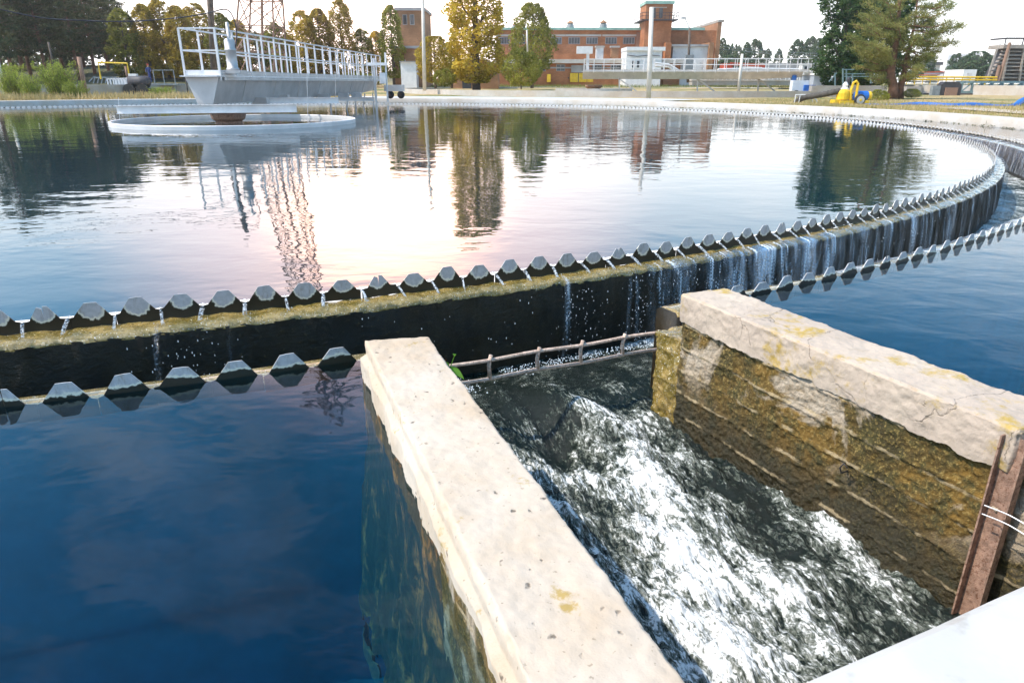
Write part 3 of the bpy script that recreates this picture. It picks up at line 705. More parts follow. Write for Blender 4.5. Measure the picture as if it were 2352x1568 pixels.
def torrent(X, Y):
    r = np.hypot(X-CX, Y-CY); ang = np.degrees(np.arctan2(Y-CY, X-CX))
    d, al = pdist(X, Y, ridge); d2, al2 = pdist(X, Y, streak); d = -d; d2 = -d2
    # d>0 : left of the ridge (seen downstream)
    inch = sst(r, 21.35, 21.8)
    act = sst(r, 21.3, 22.1)
    z = np.full(X.shape, WZ)
    z += .10*np.exp(-(d/.11)**2)*sst(al, .0, .5)*(1-.5*sst(al, 1.2, 2.2))
    rt = np.where(d < 0, 1., 0.)
    z -= .19*np.exp(-((d-.26)/.16)**2)*np.exp(-((al-.75)/.36)**2)
    z += .03*np.exp(-(d2/.05)**2)
    rot = math.atan2(-1.96, .74)
    f1 = npn(X, Y, 5.2, 1.3, 5, .55, 1.1, rot); f2 = npn(X, Y, 19, 4.7, 4, .7, 1.2, rot)
    amp = .012+.040*act; z += f1*amp+f2*(.005+.012*act)
    f1 = npn(X, Y, 5.2, 1.3, 5, .55, 1.1, rot); dk = npn(X, Y, 2.3, 8.8, 3, .6, 1.3, rot)
    foam = np.full(X.shape, .06)
    lf_ = sst(d, -.02, -.0); 
    left = .27*act*(1-sst(d, -.03, .03))
    right = .30*act*sst(d, -.03, .03)-.16*sst(d, 0, .1)*(1-sst(al, .65, 1.0))
    foam += left+right
    foam += .22*np.exp(-((d+.01)/.05)**2)*sst(al, .15, .6)
    foam += .22*np.exp(-(d2/.05)**2)*sst(al2, 0, .2)
    wh = sst(al, .95, 1.3)*sst(d, -.05, .06)*(1-.45*sst(d, .45, .62)); foam += .12*wh
    foam += .10*sst(r, 22.6, 23.4)
    foam += .20*(1-inch)*sst(ang, -66, -60)
    foam += .22*np.exp(-((r-20.78)/.07)**2)*sst(ang, -66.5, -60)*(1-inch)
    foam += .2*sst(ang, -57, -46)*(1-inch)
    foam -= .16*np.exp(-((d+.33)/.08)**2)*sst(r, 22, 22.6)
    foam -= .22*np.exp(-((d+.60)/.10)**2)
    foam += f1*.40+dk*.34
    return z, foam
# outlet
na, nb = 620, 330
A_ = np.linspace(0, 1, na)[:, None]; B_ = np.linspace(0, 1, nb)[None, :]
l0 = Rf-(Rn-Rf).normalized()*.62; l1 = Rn; r0 = q0-dR*.62; r1 = q1+dR*.45
l0 = l0-Vector((.03, 0, 0)); l1 = l1-Vector((.03, 0, 0))
XX = (l0.x*(1-A_)+l1.x*A_)*(1-B_)+((r0.x+.24)*(1-A_)+(r1.x+.1)*A_)*B_
YY = (l0.y*(1-A_)+l1.y*A_)*(1-B_)+((r0.y+.12)*(1-A_)+(r1.y)*A_)*B_
ZZ, FF = torrent(XX, YY)
uvT = np.stack([A_*2.6+0*B_, B_*1.35+0*A_], -1)
tag(grid_obj('torrent_water', np.stack([XX, YY, ZZ], -1), 'torrent', uv=uvT, attrs={'foam': FF}), kind='structure')
# launder
def launder_part(a0, a1, n, m_, dz, nm):
    a = np.radians(np.linspace(a0, a1, n))[:, None]; r = np.linspace(20.70, 21.47, m_)[None, :]
    X = CX+r*np.cos(a); Y = CY+r*np.sin(a); z, f = torrent(X, Y)
    uv = np.stack([np.degrees(a)*.36+0*r, r*1.+0*a], -1)
    tag(grid_obj(nm, np.stack([X, Y, z+dz], -1), 'torrent', uv=uv, attrs={'foam': f}), kind='structure')
launder_part(-76, -24, 1100, 44, -.002, 'launder_water')
launder_part(-24, 284, 700, 8, -.002, 'launder_water')
# falling water over the ledge: sheets with their own strength along the arc
def fall(a0, a1, n, dens, fseed):
    m_ = 22; P = np.zeros((n, m_, 3)); uv = np.zeros((n, m_, 2)); dn = np.zeros((n, m_))
    for i in range(n):
        a = a0+(a1-a0)*i/(n-1)
        for j in range(m_):
            t_ = j/(m_-1)
            rr = 20.66+.085*min(1, t_/.12)+.07*max(0, t_-.1)**.6*1.0+.006*fbm(a*3, t_*3, fseed)
            z = -.052-.012*min(1, t_/.12)-.60*max(0, t_-.10)**1.35/.9**1.35
            q = PC(rr, a, z); P[i, j] = q; uv[i, j] = (a*1.2, t_*.9)
            dn[i, j] = dens(a, t_)
    return grid_obj('falling_water', P, 'fall', uv=uv, attrs={'dens': dn})
def dens(a, t_):
    d = 0
    for c, w, s in ((-58.6, .16, .8), (-59.35, .10, .7), (-58.0, .42, 1.15), (-57.1, .42, 1.2), (-56.2, .42, 1.2), (-55.3, .4, 1.2), (-54.5, .3, 1.1), (-54.2, .1, .6), (-52.9, .2, 1.), (-51.4, .16, .8), (-49.9, .26, 1.1), (-48, .12, .7), (-46.6, .22, 1.), (-62.6, .06, .45), (-69.8, .035, .5), (-68.75, .03, .4), (-61.1, .05, .5)):
        d = max(d, s*math.exp(-((a-c+.12*t_)/w)**4))
    if a > -61: d = max(d, (.5 if a < -52 else .28)+.8*fbm(a*1.9, 1, 1))
    return max(0, min(1.3, d))
o = fall(-71, -30, 1500, dens, 2); tag(o, 'thin sheets and strings of water spilling off the mossy ledge', 'waterfall', kind='stuff')
o = fall(-30, 60, 500, lambda a, t_: max(0, .7+.5*fbm(a, 1, 1)), 3); tag(o, 'far thin curtain of water spilling into the ring channel', 'waterfall', kind='stuff')
# opposite side: water also spills inward over the outer weir
P = []
n_ = 900; m_ = 12; P = np.zeros((n_, m_, 3)); uv = np.zeros((n_, m_, 2)); dn = np.zeros((n_, m_))
for i in range(n_):
    a = -58+118*i/(n_-1)
    for j in range(m_):
        t_ = j/(m_-1); q = PC(21.66-.2*min(1, t_/.15)-.06*max(0, t_-.1)**.6, a, -.05-.02*min(1, t_/.15)-.56*max(0, t_-.1)**1.3); P[i, j] = q; uv[i, j] = (a*1.2, t_*.9); dn[i, j] = max(0, .75+.5*fbm(a*1.1, 4, 1)) 
tag(grid_obj('falling_water', P, 'fall', uv=uv, attrs={'dens': dn}), 'curtain of water spilling from the outer strip into the ring channel', 'waterfall', kind='stuff')
# jets through the notches and film on the ledge
mb = MB(); jr = random.Random(4)
for k in range(-3, 96):
    a = TA+TP*(k+.5)
    w = jr.uniform(.006, .013); sh = jr.uniform(-.1, .1); rings = []
    for t_ in (0, .25, .5, .75, 1):
        rr = 20.53+.115*t_; z = .001-.062*t_**1.7; ww_ = w*(1.25-.3*t_+.5*max(0, t_-.7))
        c = PC(rr, a+sh*t_, z); tv = Vector((-math.sin(R(a)), math.cos(R(a)), 0))
        rings.append([c-tv*ww_+Vector((0, 0, -.008)), c-tv*ww_*.5+Vector((0, 0, .007)), c+tv*ww_*.5+Vector((0, 0, .005)), c+tv*ww_+Vector((0, 0, -.009))])
    mb.loft(rings)
    for q in range(7):   # splashes
        c = PC(20.63+jr.uniform(-.01, .06), a+jr.uniform(-.09, .09), -.056+jr.uniform(0, .014)); s_ = jr.uniform(.001, .0035)
        mb.lathe([(.0003, -s_), (s_*1.3, 0), (.0003, s_)], c, 5)
tag(mb.build('notch_jets', 'jet', smooth=True), 'small clear jets of water pouring through the notches of the near weir', 'water jets', kind='stuff')
mb = MB()
for k in range(480):
    a = jr.choice([jr.uniform(-71, -46), jr.uniform(-64, -54), jr.gauss(-62.4, .3), jr.gauss(-61.0, .2), jr.gauss(-59.6, .35), jr.gauss(-69.5, .4)]); 
    c = PC(20.76+jr.uniform(0, .10), a, -.1-.52*jr.random()); s_ = jr.uniform(.0010, .0032)
    mb.lathe([(.0002, -s_*2.4), (s_, -s_*.6), (s_*.7, s_*.6), (.0002, s_*jr.uniform(1.5, 3.5))], c, 5)
tag(mb.build('water_drops', 'drop', smooth=True), 'scattered bright drops falling in front of the dark algae wall', 'water drops', kind='stuff')
# bubbles of froth where the fall meets the channel
mb = MB()
for k in range(900):
    if k < 500: a = jr.uniform(-64.2, -59.5); c = PC(20.80+abs(jr.gauss(0, .05)), a, WZ+jr.uniform(0, .03))
    elif k < 700: c = PC(20.95+jr.gauss(0, .06), -65.2+jr.gauss(0, .25), WZ+.012)
    else: a = jr.uniform(-59, -48); c = PC(20.82+abs(jr.gauss(0, .1)), a, WZ+jr.uniform(0, .03))
    s_ = jr.uniform(.002, .0055); mb.lathe([(.001, -s_), (s_, -.2*s_), (s_*.8, s_*.5), (.001, s_)], c, 6)
tag(mb.build('froth', 'drop', smooth=True), 'pale froth bubbling at the foot of the dark wall', 'foam', kind='stuff')
#==BRIDGE==
# ------------------------------------------------------------------ scraper bridge over the tank
def scraper(name, label, group, A, Bv, w, zb, zd, zr, bays, m_beam, m_rail, stem=True, over=0., detail=True):
    "A -> Bv: centre line; w: deck width; zb, zd, zr: beam bottom, deck, rail top"
    A = Vector(A); Bv = Vector(Bv); d = (Bv-A); L = d.length; d.normalize(); s = Vector((d.y, -d.x, 0))
    root = empty(name, (A.x, A.y, 0), label, 'walkway bridge', group)
    O = Vector((A.x, A.y, 0))
    def P(l, t_, z): return d*l+s*t_+Vector((0, 0, z))
    wb = w*.46
    mb = MB()
    def sec(l, k=1.): return [P(l, -w/2, zd-.02), P(l, -w/2, zd), P(l, w/2, zd), P(l, w/2, zd-.02), P(l, wb/2, zb+(zd-zb)*(1-k)), P(l, -wb/2, zb+(zd-zb)*(1-k))]
    mb.loft([sec(-.0), sec(L*.78), sec(L*.97, .75)]); mb.build('beam', m_beam, root)
    mb = MB()
    for l in np.arange(2.2, L-1, 2.9): mb.loft([[P(l+q, w/2-.004+.012, zd-.03), P(l+q, wb/2+.03, zb+.02)] + [P(l+q, wb/2-.0, zb+.02), P(l+q, w/2-.03, zd-.03)] for q in (0, .05)])
    mb.build('stiffeners', m_beam, root)
    mb = MB(); mb.loft([[P(l, -w/2-.06, zd+.003), P(l, w/2+.06, zd+.003), P(l, w/2+.06, zd+.035), P(l, -w/2-.06, zd+.035)] for l in (-.12-over, L)]); mb.build('deck', m_rail, root)
    if detail:
        mb = MB(); rg = [[P(l, w/2+.045, zd-.10), P(l, w/2+.075+(.012 if i_ % 2 else 0), zd-.10), P(l, w/2+.075+(.012 if i_ % 2 else 0), zd), P(l, w/2+.045, zd)] for i_, l in enumerate(np.arange(.3, L-.2, .08))]
        mb.loft(rg); mb.build('grating_edge', m_beam, root)
    for sd in (1, -1):
        mb = MB(); t_ = sd*(w/2+.02)
        for a_, b_ in ((.05, .11), (.125, .19)): mb.loft([[P(l, t_, zd+a_), P(l, t_+.012*sd, zd+a_), P(l, t_+.012*sd, zd+b_), P(l, t_, zd+b_)] for l in (.1, L)])
        mb.build('toe_board', m_beam, root)
        mb = MB(); mb.bar(P(.1, t_, zr), P(L, t_, zr), .045); mb.build('top_rail', m_rail, root)
        mb = MB(); mb.bar(P(.1, t_, zd+(zr-zd)*.55), P(L, t_, zd+(zr-zd)*.55), .032, .045); mb.build('middle_rail', m_rail, root)
        for i in range(bays+1):
            l = .1+(L-.1)*i/bays; mb = MB(); e = .10 if sd > 0 else 0
            mb.bar(P(l, t_+.015*sd, zd-e), P(l, t_+.015*sd, zr), .05, .06); mb.build('rail_post', m_rail, root)
    for z in (zr, zd+(zr-zd)*.55):
        mb = MB(); mb.bar(P(.1, -w/2-.02, z), P(.1, w/2+.02, z), .04); mb.build('end_rail', m_rail, root)
    mb = MB(); mb.bar(P(.1, -w/2, zd+.12), P(.1, w/2, zd+.12), .015, .15); mb.build('end_toe_board', m_rail, root)
    return root, P, d, s, L
A0 = U(463, 177, Y=22.5); 
zdeck = A0.z; zbot = U(475, 240, Y=22.5).z; zrl = U(541, 65, Y=22.6).z
br, BP, bd_, bs_, BL = scraper('scraper_bridge', 'long grey box girder walkway with white railings pivoting over the middle of the near tank', 'rotating bridges over the tanks',
    (A0.x, 22.5, 0), (-8.75, 46.4, 0), 1.02, zbot, zdeck, zrl, 19, 'galv', 'galv_rail', over=.1)
# cross beams carrying the scraper ropes
def ibeam(P0, P1, h, w, root, m='galv', name='cross_beam'):
    P0 = Vector(P0); P1 = Vector(P1); d = (P1-P0).normalized(); s = Vector((-d.y, d.x, 0))*w/2; mb = MB(); up_ = Vector((0, 0, 1))
    for (z0, z1, k) in ((0, .015, 1), (.016, h-.016, .06), (h-.015, h, 1)):
        mb.loft([[p-s*k+up_*z0, p+s*k+up_*z0, p+s*k+up_*z1, p-s*k+up_*z1] for p in (P0, P1)])
    o = mb.build(name, m, root); o.location = -Vector(root.location); return o
Y1 = 22.9
a = U(270, 262, Y=21.9); b = U(682, 258, Y=22.3); ibeam(a, b, U(270, 243, Y=21.9).z-a.z, .13, br, 'galv_rail')
a = U(600, 238, Y=26.6); b = U(778, 238, Y=27.4); ibeam(a, b, U(600, 224, Y=26.6).z-a.z, .13, br, 'galv_rail')
a = U(770, 232, Y=34); b = U(860, 232, Y=35); ibeam(a, b, .16, .13, br)
for (u, v0, v1, Y) in ((600, 240, 224, 26), (650, 236, 218, 28.5), (700, 232, 222, 31), (745, 232, 216, 33.5), (790, 230, 214, 36.5), (820, 230, 212, 38)):
    q0_, q1_ = U(u, v0, Y=Y), U(u, v1, Y=Y); mb = MB(); mb.box(q0_.x-.25, q0_.x+.25, Y-.15, Y+.15, q0_.z, q1_.z)
    o = mb.build('bracket', 'galv', br); o.location = -Vector(br.location)
for (u, v, Y, rr) in ((272, 244, Y1, .008), (705, 232, 24.5, .008), (770, 225, 30, .006)):
    mb = MB(); top = U(u, v-20 if u < 300 else v-60, Y=Y); mb.tube([top, (top.x-.12, Y, -.05)], rr, 5)
    o = mb.build('hanging_rope', 'galv_rail', br); o.location = -Vector(br.location)
# scraper rods dipping into the water near the rim
for i, u in enumerate((757, 800, 815, 838, 856)):
    mb = MB(); Y = 33+i*2.4; t0 = U(u, 215, Y=Y); mb.bar(t0, (t0.x-.15*(i % 2), Y, -.05), .06)
    o = mb.build('scraper_rod', 'galv', br); o.location = -Vector(br.location)
# drive at the rim end
Yd = 45.6
dr = MB(); c = U(905, 200, Y=Yd); dr.box(c.x-.55, c.x+.6, Yd-.4, Yd+.3, c.z-.25, c.z+.12); o = dr.build('drive_housing', 'galv', br); o.location = -Vector(br.location)
for du in (-.2, .45):
    mb = MB(); mb.lathe([(.05, -.07), (.2, -.06), (.23, 0), (.2, .06), (.05, .07)], n=20); o = mb.build('drive_wheel', 'rubber', br, True); o.location = Vector((c.x+du, Yd-.3, .262+.23))-Vector(br.location); o.rotation_euler = (math.pi/2, 0, .2)
mb = MB(); q = U(880, 180, Y=44); mb.box(q.x-.18, q.x+.18, 43.8, 44.1, q.z-.3, q.z+.3); mb.bar((q.x-.5, 44, -.02), (q.x-.5, 44, q.z+1.1), .12); mb.bar((q.x+.2, 44, .1), (q.x+.2, 44, q.z+1.4), .09); mb.box(q.x-.9, q.x+.3, 43.7, 44, q.z+.7, q.z+.85); o = mb.build('control_box', 'galv_rail', br); o.location = -Vector(br.location)
# motor on the deck with feed pole
mc = U(537, 175, Y=23.2)
mt = MB(); mt.lathe([(.19, 0), (.19, .06), (.16, .07), (.16, .55), (.175, .56), (.175, .6), (.16, .61), (.16, .85), (.12, .9), (.05, .92), (.05, 1.35), (.02, 1.37)], (mc.x, 23.2, zdeck+.2), 20)
o = mt.build('drive_motor', 'galv', br, True); o.location = -Vector(br.location)
mt = MB(); mt.box(mc.x-.35, mc.x+.3, 22.95, 23.5, zdeck+.10, zdeck+.2); o = mt.build('motor_base', 'galv', br); o.location = -Vector(br.location)
# central column and stilling ring
mb = MB(); mb.lathe([(.38, -.9), (.40, .06), (.46, .10), (.50, .14), (.56, .34), (.64, .42), (.64, .5)], (-9.02, CY, 0), 14)
tag(mb.build('central_column', 'rust'), 'rusty iron column standing in the middle of the stilling ring', 'column')
mb = MB(); rc = Vector((-8.72, CY, 0)); prof = [(3.58, -.5), (3.63, -.5), (3.65, .105), (3.64, .12), (3.58, .12), (3.57, .10)]
n_ = 160; mb.v = [tuple(rc+Vector((r_*math.cos(2*math.pi*i/n_), r_*math.sin(2*math.pi*i/n_), z_))) for i in range(n_) for r_, z_ in prof]
mb.f = [(i*6+j, i*6+(j+1) % 6, ((i+1) % n_)*6+(j+1) % 6, ((i+1) % n_)*6+j) for i in range(n_) for j in range(6)]
tag(mb.build('stilling_ring', 'galv_rail', smooth=False), 'pale grey steel ring floating round the central column', 'steel ring')
# power cable hanging across the top left
pts = []
for (u, v, Y) in ((-60, 8, 20), (0, 22, 20.5), (100, 42, 21), (200, 48, 21.5), (260, 50, 21.8), (330, 48, 22.2), (420, 40, 22.6), (480, 30, 22.9), (512, 22, 23), (528, 28, 23.1), (539, 50, 23.15), (544, 80, 23.2), (540, 110, 23.2), (534, 135, 23.2)):
    pts.append(U(u, v, Y=Y))
def smooth_pts(p, n=6):
    out = []
    for i in range(len(p)-1):
        p0, p1, p2, p3 = p[max(i-1, 0)], p[i], p[i+1], p[min(i+2, len(p)-1)]
        for k in range(n):
            t_ = k/n; out.append(.5*((2*p1)+(p2-p0)*t_+(2*p0-5*p1+4*p2-p3)*t_*t_+(3*p1-p0-3*p2+p3)*t_**3))
    return out+[p[-1]]
mb = MB(); mb.tube(smooth_pts(pts), .018, 6); tag(mb.build('power_cable', 'darkmetal', smooth=True), 'dark power cable sagging across the top left to the bridge motor', 'cable')
#==BACKGROUND==
# ------------------------------------------------------------------ ground and far tanks
def gz(x, y):
    D = math.hypot(x, y); q = .18+.52*sst(np.float64(D), 50., 130.)
    q += 2.9*sst(np.float64(y), 72., 118.)*sst(np.float64(-x), 22., 48.)
    return float(q)
mb = MB(); rs = [24.39, 25.5, 28, 32, 38, 45, 52, 60, 70, 80, 92, 105, 125, 150, 200, 300, 440]; n_ = 150
vs = []
for r_ in rs:
    for i in range(n_):
        q = PC(r_, 360*i/n_); vs.append((q.x, q.y, gz(q.x, q.y)+(.06*fbm(q.x, q.y, 0, .2) if r_ > 25 else 0)-(1.0 if (r_ < 30 and i/n_*360 > 285 and i/n_*360 < 300) else 0)))
mb.add(vs, [(k*n_+i, k*n_+(i+1) % n_, (k+1)*n_+(i+1) % n_, (k+1)*n_+i) for k in range(len(rs)-1) for i in range(n_)])
tag(mb.build('ground', 'ground', smooth=True), kind='structure')
def at(u, Y, z=None):
    x = U(u, 190, Y=Y).x; return Vector((x, Y, gz(x, Y) if z is None else z))
# paved strip between the near tank and the one behind
mb = MB(); P = []
for i in range(41):
    a = 46+74*i/40; P.append([PC(24.41, a, .235), PC(29.8, a, .262)])
mb.v = [tuple(q) for r_ in P for q in r_]; mb.f = [(2*i, 2*i+1, 2*i+3, 2*i+2) for i in range(40)]
tag(mb.build('pavement', 'asphalt'), kind='structure')
mb = MB(); q = [U(u, v, .2) for u, v in ((2150, 249), (2250, 249), (2420, 262), (2420, 268), (2290, 259))]; mb.add([Vector((k.x, k.y, gz(k.x, k.y)+.05)) for k in q], [(0, 1, 2, 3, 4)]); tag(mb.build('path', 'path'), kind='structure')
def tank_far(label, cx, cy, r, zt, zw, m='conc_rim', teeth=0, th=.45):
    root = empty('settling_tank', (cx, cy, 0), label, 'settling tank', 'round tanks beyond the near one')
    def ring(p, n=96):
        b = MB(); k = len(p); b.v = [(a_*math.cos(2*math.pi*i/n), a_*math.sin(2*math.pi*i/n), z_) for i in range(n) for a_, z_ in p]
        b.f = [(i*k+j, i*k+(j+1) % k, ((i+1) % n)*k+(j+1) % k, ((i+1) % n)*k+j) for i in range(n) for j in range(k)]; return b
    ring([(r, -.2), (r, zt), (r+th, zt), (r+th, -.2)]).build('rim_wall', m, root)
    b = MB(); b.add([((r+.05)*math.cos(2*math.pi*i/96), (r+.05)*math.sin(2*math.pi*i/96), zw) for i in range(96)], [tuple(range(96))]); b.build('water', 'water2', root)
    if teeth:
        b = MB(); rr = r-2.2
        for i in range(teeth):
            a = 2*math.pi*i/teeth; c, s_ = math.cos(a), math.sin(a); w_ = math.pi*rr/teeth*.6
            b.add([(rr*c-s_*k, rr*s_+c*k, z_) for k, z_ in ((-w_, zw-.02), (w_, zw-.02), (w_*.35, zw+.13), (-w_*.35, zw+.13))]+[((rr+.02)*c-s_*k, (rr+.02)*s_+c*k, z_) for k, z_ in ((-w_, zw-.02), (w_, zw-.02), (w_*.35, zw+.13), (-w_*.35, zw+.13))], [(0, 1, 2, 3), (7, 6, 5, 4), (0, 3, 7, 4), (1, 5, 6, 2), (3, 2, 6, 7)])
        o = b.build('weir_teeth', 'tooth_far', root); o['kind'] = 'stuff'; o.data.materials[0] = M['white']
    return root
T2 = tank_far('round tank with pale rim standing between the near tank and the brick works', 12.4, 77.5, 23.6, .62, .22, teeth=320)
x3 = at(2560, 62).x
tank_far('low round tank at the right edge behind the blue hose', 51.5, 67.5, 13.5, 1.02, .85)
tank_far('old round tank on the left below the wooded slope', -44, 71, 17, 1.0, .5, 'conc_grey')
# second bridge
a_, b_ = U(1340, 168, Y=76), U(1850, 188, Y=74)
z0, z1, z2 = U(1340, 182, Y=76).z, U(1340, 165, Y=76).z, U(1345, 136, Y=76).z
b2, P2, d2_, s2_, L2 = scraper('scraper_bridge', 'smaller grey bridge with white railings across the second tank in front of the brick works', 'rotating bridges over the tanks',
    (a_.x, 76.5, 0), (b_.x, 73.5, 0), 1.3, z0, z1, z2, 22, 'galv', 'galv_rail', detail=False)
def abs_(o, root): o.location = -Vector(root.location); return o
mb = MB(); q = at(1348, 76.5); mb.bar((q.x, 76.5, z1), (q.x, 76.5, U(1348, 124, Y=76.5).z), .28); w_ = U(1345, 124, Y=76.4); mb.box(w_.x-.9, w_.x+.7, 76.2, 76.8, w_.z, w_.z+.7); abs_(mb.build('lamp_post', 'galv_rail', b2), b2)
for u in (1420, 1600, 1740):
    mb = MB(); t0 = U(u, 180, Y=75); mb.bar(t0, t0+Vector((2.1, 0, -1.35)), .12); mb.bar(t0+Vector((.1, 0, 0)), t0+Vector((.2, 0, -1.5)), .12); abs_(mb.build('strut', 'galv', b2), b2)
mb = MB(); q = U(1850, 196, Y=73.5); mb.box(q.x-.9, q.x+1.5, 73, 74, q.z-.1, q.z+.35); abs_(mb.build('drive_housing', 'galv', b2), b2)
for k, du in enumerate((-.3, 1.1)):
    mb = MB(); mb.lathe([(.06, -.1), (.36, -.1), (.36, .1), (.06, .1)], n=16); o = mb.build('drive_wheel', 'rubber' if k else 'rubber', b2); o.location = Vector((q.x+du, 73, .62+.36))-Vector(b2.location); o.rotation_euler = (math.pi/2, 0, 0)
mb = MB(); mb.box(q.x-1.5, q.x-1.15, 73.1, 73.5, q.z+.1, q.z+.9); abs_(mb.build('motor', 'blue', b2), b2); mb = MB(); mb.box(q.x+1.6, q.x+1.95, 73.1, 73.5, q.z-.3, q.z+.9); abs_(mb.build('motor', 'blue', b2), b2)
c2 = at(1364, 77.5)
n_ = 80; mb = MB(); mb.v = [(c2.x+r_*math.cos(2*math.pi*i/n_), 77.5+r_*math.sin(2*math.pi*i/n_), z_) for i in range(n_) for r_, z_ in ((3.9, .1), (3.9, .62), (4., .62), (4., .1))]; mb.f = [(i*4+j, i*4+(j+1) % 4, ((i+1) % n_)*4+(j+1) % 4, ((i+1) % n_)*4+j) for i in range(n_) for j in range(4)]
tag(mb.build('stilling_ring', 'galv'), 'grey steel ring under the smaller bridge on the second tank', 'steel ring')
mb = MB(); mb.lathe([(.6, 0), (.65, .55), (.9, .8), (.9, .95)], (c2.x, 77.5, 0), 12); tag(mb.build('central_column', 'rust'), 'small rusty column inside the ring of the second tank', 'column')
# ------------------------------------------------------------------ brick works
YB = 118.0
def X(u, Y=YB): return U(u, 190, Y=Y).x
def Z(v, u=1700, Y=YB): return U(u, v, Y=Y).z
def block(root, u0, u1, v0, v1, Yf, dep, name, m, vb=None):
    b = MB(); b.box(X(u0, Yf), X(u1, Yf), Yf, Yf+dep, Z(v1, (u0+u1)/2, Yf), Z(v0, (u0+u1)/2, Yf)); o = b.build(name, m, root); o.location = -Vector(root.location); return o
bw = empty('brick_building', (X(1400), YB, 0), 'long orange brick works with a square tower and two rows of windows', 'building')
block(bw, 1140, 1640, 70, 200, YB, 18, 'main_wall', 'brick')
mb = MB(); zr_ = Z(70, 1400); mb.loft([[(X(1136), YB-.6, zr_), (X(1136), YB+18, zr_), (X(1136), YB+18, zr_+.4), (X(1136), YB-.6, zr_+.35)], [(X(1606), YB-.6, zr_), (X(1606), YB+18, zr_), (X(1606), YB+18, zr_+.4), (X(1606), YB-.6, zr_+.35)]]); abs_(mb.build('roof_edge', 'greenroof', bw), bw)
YL = YB-5.5
block(bw, 1140, 1560, 146, 200, YL, 5.4, 'lower_wall', 'brick')
mb = MB(); zl = Z(146, 1400, YL); mb.box(X(1138, YL), X(1565, YL), YL-.8, YB-.01, zl, zl+.55); abs_(mb.build('canopy', 'conc_rim', bw), bw)
mb = MB(); mb.box(X(1145, YL), X(1550, YL), YL-.25, YL-.05, Z(158, 1400, YL), Z(155, 1400, YL)); abs_(mb.build('pipe', 'roofgrey', bw), bw)
# tower
YT = YB-4
tw = block(bw, 1473, 1533, 10, 146, YT, 5, 'tower', 'brick')
zt = Z(10, 1500, YT); mb = MB(); mb.box(X(1471, YT), X(1535, YT), YT-.35, YT+5.3, zt, zt+.4); abs_(mb.build('tower_roof', 'greenroof', bw), bw)
zc = Z(46, 1500, YT); zcr = Z(31, 1500, YT)
mb = MB(); mb.box(X(1462, YT), X(1543, YT), YT-1.3, YT+6, zc-.15, zc); abs_(mb.build('tower_balcony', 'darkmetal', bw), bw)
mb = MB(); x0, x1 = X(1462, YT), X(1543, YT)
for z_ in (zcr, (zc+zcr)/2):
    mb.bar((x0, YT-1.3, z_), (x1, YT-1.3, z_), .06); mb.bar((x0, YT-1.3, z_), (x0, YT+6, z_), .06); mb.bar((x1, YT-1.3, z_), (x1, YT+6, z_), .06)
for k in range(9): mb.bar((x0+(x1-x0)*k/8, YT-1.3, zc), (x0+(x1-x0)*k/8, YT-1.3, zcr), .06)
for k in range(5):
    for x_ in (x0, x1): mb.bar((x_, YT-1.3+7.3*k/4, zc), (x_, YT-1.3+7.3*k/4, zcr), .06)
abs_(mb.build('balcony_railing', 'darkmetal', bw), bw)
def window(root, u0, u1, v0, v1, Yf, bars=3, frame='white', pane='glass', lintel=True, sill=False):
    xa, xb, za, zb_ = X(u0, Yf), X(u1, Yf), Z(v1, (u0+u1)/2, Yf), Z(v0, (u0+u1)/2, Yf)
    f = MB(); e = .07
    for a0, a1, c0, c1 in ((xa, xb, za, za+e), (xa, xb, zb_-e, zb_), (xa, xa+e, za+e, zb_-e), (xb-e, xb, za+e, zb_-e)): f.box(a0, a1, Yf-.07, Yf-.004, c0, c1)
    for k in range(1, bars): xx = xa+(xb-xa)*k/bars; f.box(xx-.03, xx+.03, Yf-.06, Yf-.006, za+e, zb_-e)
    w_ = f.build('window', frame, root); w_.location = -Vector(root.location)
    p = MB(); p.box(xa+e, xb-e, Yf-.03, Yf-.005, za+e, zb_-e); p.build('pane', pane, w_)
    if lintel: l = MB(); l.box(xa-.5, xb+.5, Yf-.12, Yf-.003, zb_+.12, zb_+.38); l.build('lintel', 'conc_rim', w_)
    return w_
for u in (1153, 1268, 1314, 1354, 1394, 1434, 1478 if False else 1474-30): pass
for u in (1145, 1180, 1262, 1303, 1343, 1386, 1426): window(bw, u, u+26, 86, 102, YB, 4, 'roofgrey')
window(bw, 1222, 1244, 86, 102, YB, 3, 'roofgrey')
for u0, u1, v0, v1, fr in ((1172, 1194, 172, 189, 'roofgrey'), (1150, 1166, 172, 189, 'roofgrey'), (1280, 1300, 172, 189, 'roofgrey'), (1238, 1256, 172, 189, 'roofgrey'), (1362, 1384, 172, 196, 'roofgrey'), (1404, 1428, 172, 196, 'white')):
    dv = 21; window(bw, u0-3, u1-3, v0-dv-3, v1-dv-4, YL, 2, fr)
mb = MB(); xa = X(1311, YL); mb.box(xa, X(1346, YL), YL-.12, YL-.01, Z(167, 1330, YL), Z(150, 1330, YL)); abs_(mb.build('shutter_panel', 'roofgrey', bw), bw)
d_ = MB(); d_.box(X(1309, YL), X(1347, YL), YL-.14, YL-.02, Z(189, 1330, YL), Z(151+17.5, 1330, YL)); dd = d_.build('yellow_gate', 'yellow', bw); dd.location = -Vector(bw.location)
h_ = MB(); xm = X(1328, YL); h_.box(xm-.05, xm+.05, YL-.2, YL-.15, Z(189, 1330, YL), Z(168, 1330, YL)); h_.build('gate_seam', 'darkmetal', dd); h_ = MB(); h_.box(xm-1.6, xm-1.4, YL-.2, YL-.15, Z(181, 1330, YL), Z(178, 1330, YL)); h_.build('handle', 'darkmetal', dd)
